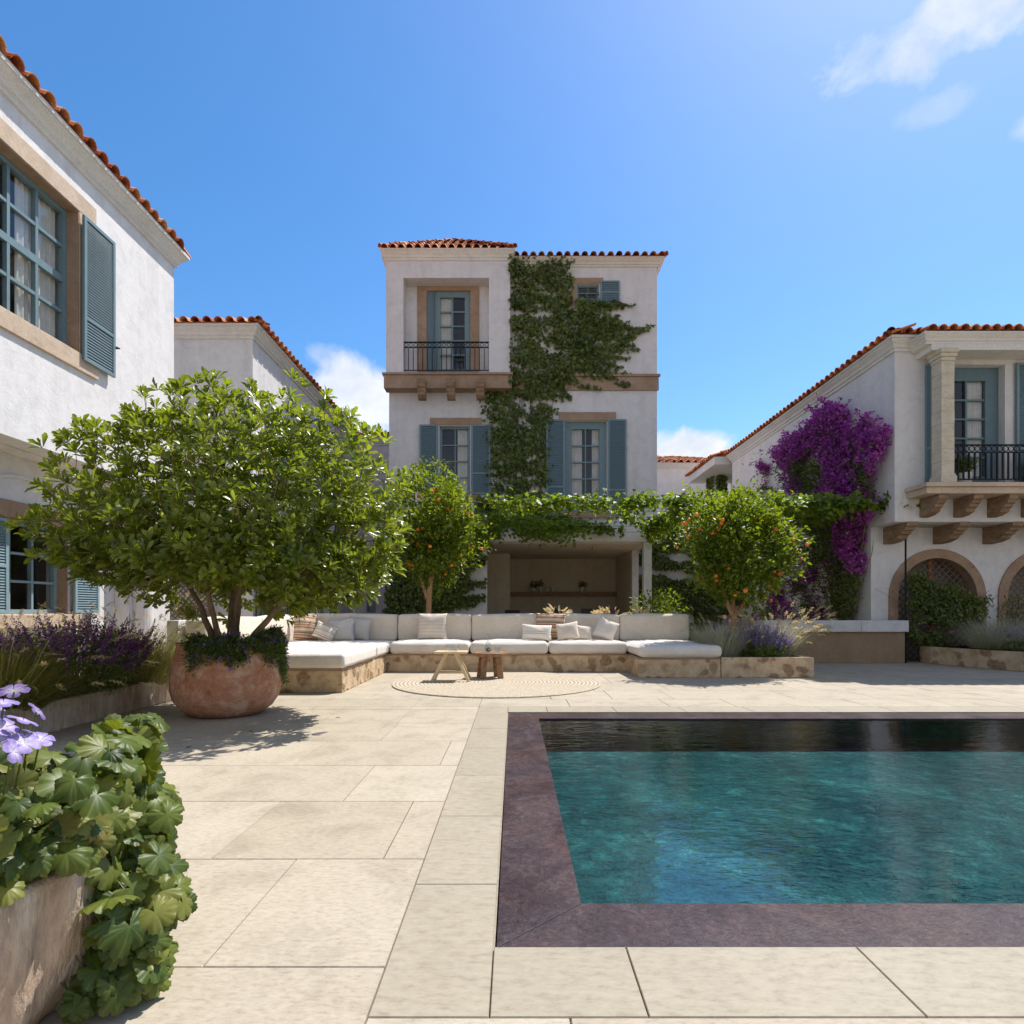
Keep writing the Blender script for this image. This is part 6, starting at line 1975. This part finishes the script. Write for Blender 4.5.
mb = MB(); mb.lathe([(.54, .31), (.3, .33), (.02, .34)], (GX, GY, 0), 40); mb.build('soil', 'soil', gp_, smooth=True)

def T_gera(seed):
    """round lobed leaf with veins and a ruffled rim, unit radius, stalk joins at the origin"""
    rr = random.Random(seed)
    nl = 6; per = 8; n = nl * per
    rings = [.22, .45, .66, .84, 1.0]
    v = [(0, 0, .0)]; vein = [1.0]; rim = [0.0]
    amp = [rr.uniform(.88, 1.08) for _ in range(nl)]; lift = [rr.uniform(-.10, .12) for _ in range(nl + 1)]
    for ri, q in enumerate(rings):
        for i in range(n + 1):
            t = i / n
            a = (-2.78 + 5.56 * t)
            k = min(nl - 1, int(t * nl)); ph = t * nl - k
            lob = math.sin(PI * ph)
            edge = 1 - (.26 * (1 - lob ** .5)) * q ** 2.6 + (.035 if i % 2 else -.02) * q ** 5
            r_ = (.84 + .12 * math.cos(a * .55)) * amp[k] ** (q * q) * q * edge
            zl = lift[k] * (1 - ph) + lift[k + 1] * ph
            z = -.030 * q * (1 - lob) * 1.0 + .03 * q - .20 * q ** 2.2 + zl * q ** 2 * 1.3 + .045 * q ** 3 * math.sin(i * 1.9 + seed)
            v.append((r_ * math.cos(a), r_ * math.sin(a), z)); vein.append(1.0 if i % per == per // 2 else 0.0); rim.append(q ** 3)
    f = [(0, 1 + i, 2 + i) for i in range(n)]
    m_ = n + 1
    for r_ in range(len(rings) - 1):
        for i in range(n):
            a = 1 + r_ * m_ + i
            f.append((a, a + m_, a + m_ + 1, a + 1))
    return v, f, {'vein': vein, 'rim': rim}
ge = thing('trailing_geranium', 'trailing geranium with broad lobed leaves and lilac flowers cascading over the stone pot', 'plant', (GX, GY, .34))
rg = np.random.default_rng(5)
P = []; NRM = []; ST = []
def add_leaf(p, nrm, s):
    P.append(p); NRM.append(nrm); ST.append(s)
G0 = np.array([GX, GY, 0])
c = np.array([GX + .05, GY - .02, .36])
for i in range(340):
    a = rg.uniform(-PI, PI); e = rg.uniform(0.08, 1) ** .8 * PI / 2
    d = np.array([math.cos(a) * math.cos(e), math.sin(a) * math.cos(e), math.sin(e)])
    sc = np.array([.66, .58, .33]) * rg.uniform(.62, 1.02)
    add_leaf(c + d * sc + [0, 0, .04], d * np.array([.8, .9, .7]) + np.array([.1, -.25, .5]) + rg.normal(0, .38, 3), rg.uniform(.044, .080))
# cascade that leaves the rim on the pool side and sweeps forward as it falls
for i in range(235):
    t = rg.uniform(0, 1) ** .85
    a = .46 - .50 * t + rg.normal(0, .12 - .06 * t)
    r_ = .575 + .09 * math.sin(PI * min(1, t * .9)) + .07 * t + rg.normal(0, .035)
    z_ = .62 - .64 * t + rg.normal(0, .035)
    if z_ < .03: continue
    d = np.array([math.cos(a), math.sin(a), 0])
    add_leaf(G0 + d * r_ + [0, 0, z_], d * .7 + np.array([.0, -.55, .40]) + rg.normal(0, .36, 3), rg.uniform(.042, .078) * (1 - .12 * t))
for i in range(190):
    a = rg.uniform(-.9, .75); r_ = .60 + rg.uniform(-.06, .10); z_ = rg.uniform(.45, .68) + .06 * a
    d = np.array([math.cos(a), math.sin(a), 0])
    add_leaf(G0 + d * r_ + [0, 0, z_], d * .6 + np.array([.0, -.4, .6]) + rg.normal(0, .36, 3), rg.uniform(.038, .066))
P = np.array(P); NRM = np.array(NRM); ST = np.array(ST); NRM /= np.linalg.norm(NRM, axis=1, keepdims=True)
dirs = rg.normal(0, .6, P.shape) + (P - c) * 1.2 + [0, 0, -.5]
dirs -= NRM * np.sum(dirs * NRM, axis=1, keepdims=True)
R_ = basis(dirs, None, NRM)
L = Leaves()
for s in range(8):
    k = np.arange(len(P)) % 8 == s
    sz = ST[k]
    L.add(T_gera(s), P[k], R_[k], np.stack([sz, sz * rg.uniform(.85, 1.1, k.sum()), sz * rg.uniform(.5, 1.9, k.sum())], axis=1))
L.build('leaves', 'lf_gera', ge, smooth=True)
sm = MB()
for p, nn in zip(P, NRM):
    inner_ = p * .8 + (c + [0, 0, -.02]) * .2 if p[2] > .4 else p + np.array([-.08, .03, .05])
    sm.tube([tuple(p - nn * .001), tuple(p - nn * .035 + [0, 0, -.01]), tuple(inner_ - nn * .02)], .0018, 4, cap=False)
sm.build('stems', 'lf_low', ge, recalc=False)
# flowers: five broad petals each
def T_petal():
    v = [(0, 0, 0)]; f = []
    xs = [.25, .5, .75, .95]; ws = [.16, .33, .42, .27]; zs = [.10, .16, .14, .06]
    for x_, w, z_ in zip(xs, ws, zs):
        v += [(x_, w, z_ + .03), (x_, 0, z_), (x_, -w, z_ + .03)]
    f += [(0, 2, 1), (0, 3, 2)]
    for i in range(3):
        a = 1 + 3 * i
        f += [(a, a + 1, a + 4, a + 3), (a + 1, a + 2, a + 5, a + 4)]
    return v, f, {'rim': [0] + [q for x_ in xs for q in (x_, x_ * .9, x_)]}
fl_spots = []
for (u, v_, Y) in ((4, 704, 1.38), (22, 722, 1.36), (-4, 738, 1.33), (30, 734, 1.42), (12, 752, 1.30), (-8, 716, 1.44), (-20, 728, 1.4), (14, 692, 1.45), (36, 712, 1.42), (24, 744, 1.34), (2, 728, 1.37), (40, 740, 1.40)):
    fl_spots.append(((u - CX) * Y / F_PX, Y, CAM_H + (CY - v_) * Y / F_PX))
for p in fl_spots:
    nrm = np.array([.45, -.15, .80]) + rg.normal(0, .42, 3); nrm /= np.linalg.norm(nrm)
    L = Leaves()
    tang = np.cross(nrm, [0, 0, 1.0]); tang /= np.linalg.norm(tang); bt = np.cross(nrm, tang)
    a0 = rg.uniform(0, 6)
    dd = np.array([tang * math.cos(a0 + k * 2 * PI / 5) + bt * math.sin(a0 + k * 2 * PI / 5) for k in range(5)])
    L.add(T_petal(), np.array([p] * 5), basis(dd, None, np.tile(nrm, (5, 1))), np.full(5, rg.uniform(.028, .036)))
    L.build('flower', 'petal_lilac', ge, smooth=True)
sm = MB()
for p in fl_spots:
    sm.tube([p, (p[0] - .04, p[1] + .03, p[2] - .08), (p[0] - .10, p[1] + .06, p[2] - .25)], .002, 4, cap=False)
sm.build('flower_stems', 'lf_low', ge, recalc=False)

# a few fallen leaves on the slabs
for i, (x_, y_) in enumerate(((-2.3, 5.1), (-1.7, 5.7), (-2.5, 4.5), (3.1, 8.6), (4.9, 8.8))):
    L = Leaves(); L.add(T_lance(), np.array([[x_, y_, .004]]), basis(RNG.normal(0, 1, (1, 3)) * [1, 1, .02]), np.array([.07]))
    o = L.build('fallen_leaf', 'lf_big', None, origin=(x_, y_, .004))
    tag(o, 'single small leaf fallen flat on the beige paving', 'leaf', 'fallen leaves on the paving')

# ================================================================== LIGHT, SKY, CAMERA
SX, SY = .42, .40            # shadow drift per metre of height
el = math.atan(1 / math.hypot(SX, SY)); az = math.atan2(SX, SY)
sun = bpy.data.lights.new('sun', 'SUN'); sun.energy = 5.0; sun.angle = math.radians(.5); sun.color = (1, .965, .92)
so = bpy.data.objects.new('sun', sun); COL.objects.link(so)
dvec = Vector((-SX, -SY, -1)).normalized()
so.rotation_euler = dvec.to_track_quat('-Z', 'Y').to_euler(); so.location = (6, 8, 20)
w = bpy.data.worlds.new('World'); scene.world = w; w.use_nodes = True
nt = w.node_tree
for n_ in list(nt.nodes): nt.nodes.remove(n_)
wo = nt.nodes.new('ShaderNodeOutputWorld'); bgn = nt.nodes.new('ShaderNodeBackground'); bgn.inputs['Strength'].default_value = .15
sky = nt.nodes.new('ShaderNodeTexSky'); sky.sky_type = 'NISHITA'; sky.sun_disc = False
sky.sun_elevation = el; sky.sun_rotation = az; sky.altitude = 200; sky.air_density = 1.0; sky.dust_density = .55; sky.ozone_density = 2.2
hs = nt.nodes.new('ShaderNodeHueSaturation'); hs.inputs['Hue'].default_value = .500; hs.inputs['Saturation'].default_value = 1.30; hs.inputs['Value'].default_value = 1.08
nt.links.new(sky.outputs[0], hs.inputs['Color'])
tc = nt.nodes.new('ShaderNodeTexCoord'); dirv = tc.outputs['Generated']
def cloud(u, v_, ru, rv, strength, nscale, thr, seed):
    """patch of cloud around one compass direction"""
    d = Vector((u - CX, F_PX, CY - v_)).normalized()
    right = Vector((d.y, -d.x, 0)).normalized(); upv = right.cross(d)
    def dot(vec):
        n_ = nt.nodes.new('ShaderNodeVectorMath'); n_.operation = 'DOT_PRODUCT'; n_.inputs[1].default_value = vec
        nt.links.new(dirv, n_.inputs[0]); return n_.outputs['Value']
    k = math.sqrt((u - CX) ** 2 + F_PX ** 2 + (CY - v_) ** 2)
    a = math_(nt, 'MULTIPLY', dot(right), k / ru); b = math_(nt, 'MULTIPLY', dot(upv), k / rv)
    r2 = math_(nt, 'ADD', math_(nt, 'MULTIPLY', a, a), math_(nt, 'MULTIPLY', b, b))
    fwd = math_(nt, 'GREATER_THAN', dot(d), .3)
    m_ = math_(nt, 'SUBTRACT', 1.0, math_(nt, 'SQRT', r2), True)
    mp = nt.nodes.new('ShaderNodeMapping'); mp.inputs['Location'].default_value = (seed, seed * .7, 0); mp.inputs['Scale'].default_value = (1, 1, 1.25)
    nt.links.new(dirv, mp.inputs['Vector'])
    nz = noise(nt, mp.outputs[0], nscale, 9, .6, .3)
    f = math_(nt, 'MULTIPLY', math_(nt, 'SUBTRACT', math_(nt, 'ADD', nz, math_(nt, 'MULTIPLY', m_, .62)), thr), 4.2, True)
    f = math_(nt, 'MULTIPLY', math_(nt, 'MULTIPLY', f, fwd), math_(nt, 'MULTIPLY', m_, 5.0, True))
    shade = noise(nt, mp.outputs[0], nscale * 1.6, 5, .6)
    return math_(nt, 'MULTIPLY', f, strength), shade
col = hs.outputs[0]
for args in ((362, 398, 78, 58, .95, 9, .66, 1.3), (688, 452, 64, 30, 1.0, 12, .62, 4.1), (990, -6, 190, 78, .72, 12, .74, 7.7), (945, 104, 50, 20, .22, 16, .64, 9.2), (1036, 128, 34, 22, .4, 14, .64, 2.2), (325, 358, 40, 20, .35, 14, .66, 5.5)):
    f, shd = cloud(*args)
    rc = ramp(nt, [(.3, (3.9, 4.3, 5.0)), (.65, (5.3, 5.4, 5.6))])
    nt.links.new(shd, rc.inputs[0])
    col = mixc(nt, f, col, rc.outputs[0])
# unseen broken cloud added to the sky behind the camera as neutral fill light
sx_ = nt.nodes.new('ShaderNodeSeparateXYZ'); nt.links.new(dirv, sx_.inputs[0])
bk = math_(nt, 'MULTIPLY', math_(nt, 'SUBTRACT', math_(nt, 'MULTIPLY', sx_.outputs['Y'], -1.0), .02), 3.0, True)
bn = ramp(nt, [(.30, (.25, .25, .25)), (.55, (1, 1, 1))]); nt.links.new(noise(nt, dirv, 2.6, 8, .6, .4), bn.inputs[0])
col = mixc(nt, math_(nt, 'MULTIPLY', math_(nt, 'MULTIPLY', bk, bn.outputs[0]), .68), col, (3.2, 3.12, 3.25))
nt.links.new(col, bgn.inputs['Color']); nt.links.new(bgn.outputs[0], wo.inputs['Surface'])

cam = bpy.data.cameras.new('camera'); co = bpy.data.objects.new('camera', cam); COL.objects.link(co)
cam.sensor_width = 36; cam.lens = 36 * F_PX / 1024; cam.clip_end = 1000; cam.clip_start = .05
cam.shift_x = -(CX - 512) / 1024; cam.shift_y = (CY - 512) / 1024
co.location = (0, 0, CAM_H); co.rotation_euler = (PI / 2, 0, 0)
scene.camera = co
scene.render.engine = 'CYCLES'
cy = scene.cycles
cy.max_bounces = 8; cy.diffuse_bounces = 4; cy.glossy_bounces = 3; cy.transmission_bounces = 3; cy.transparent_max_bounces = 12
cy.use_denoising = True; cy.sample_clamp_indirect = 6; cy.caustics_reflective = False; cy.caustics_refractive = False
cy.use_adaptive_sampling = True; cy.adaptive_threshold = .02
vsx = scene.view_settings
vsx.view_transform = 'Standard'; vsx.look = 'None'; vsx.gamma = 1; vsx.exposure = .35
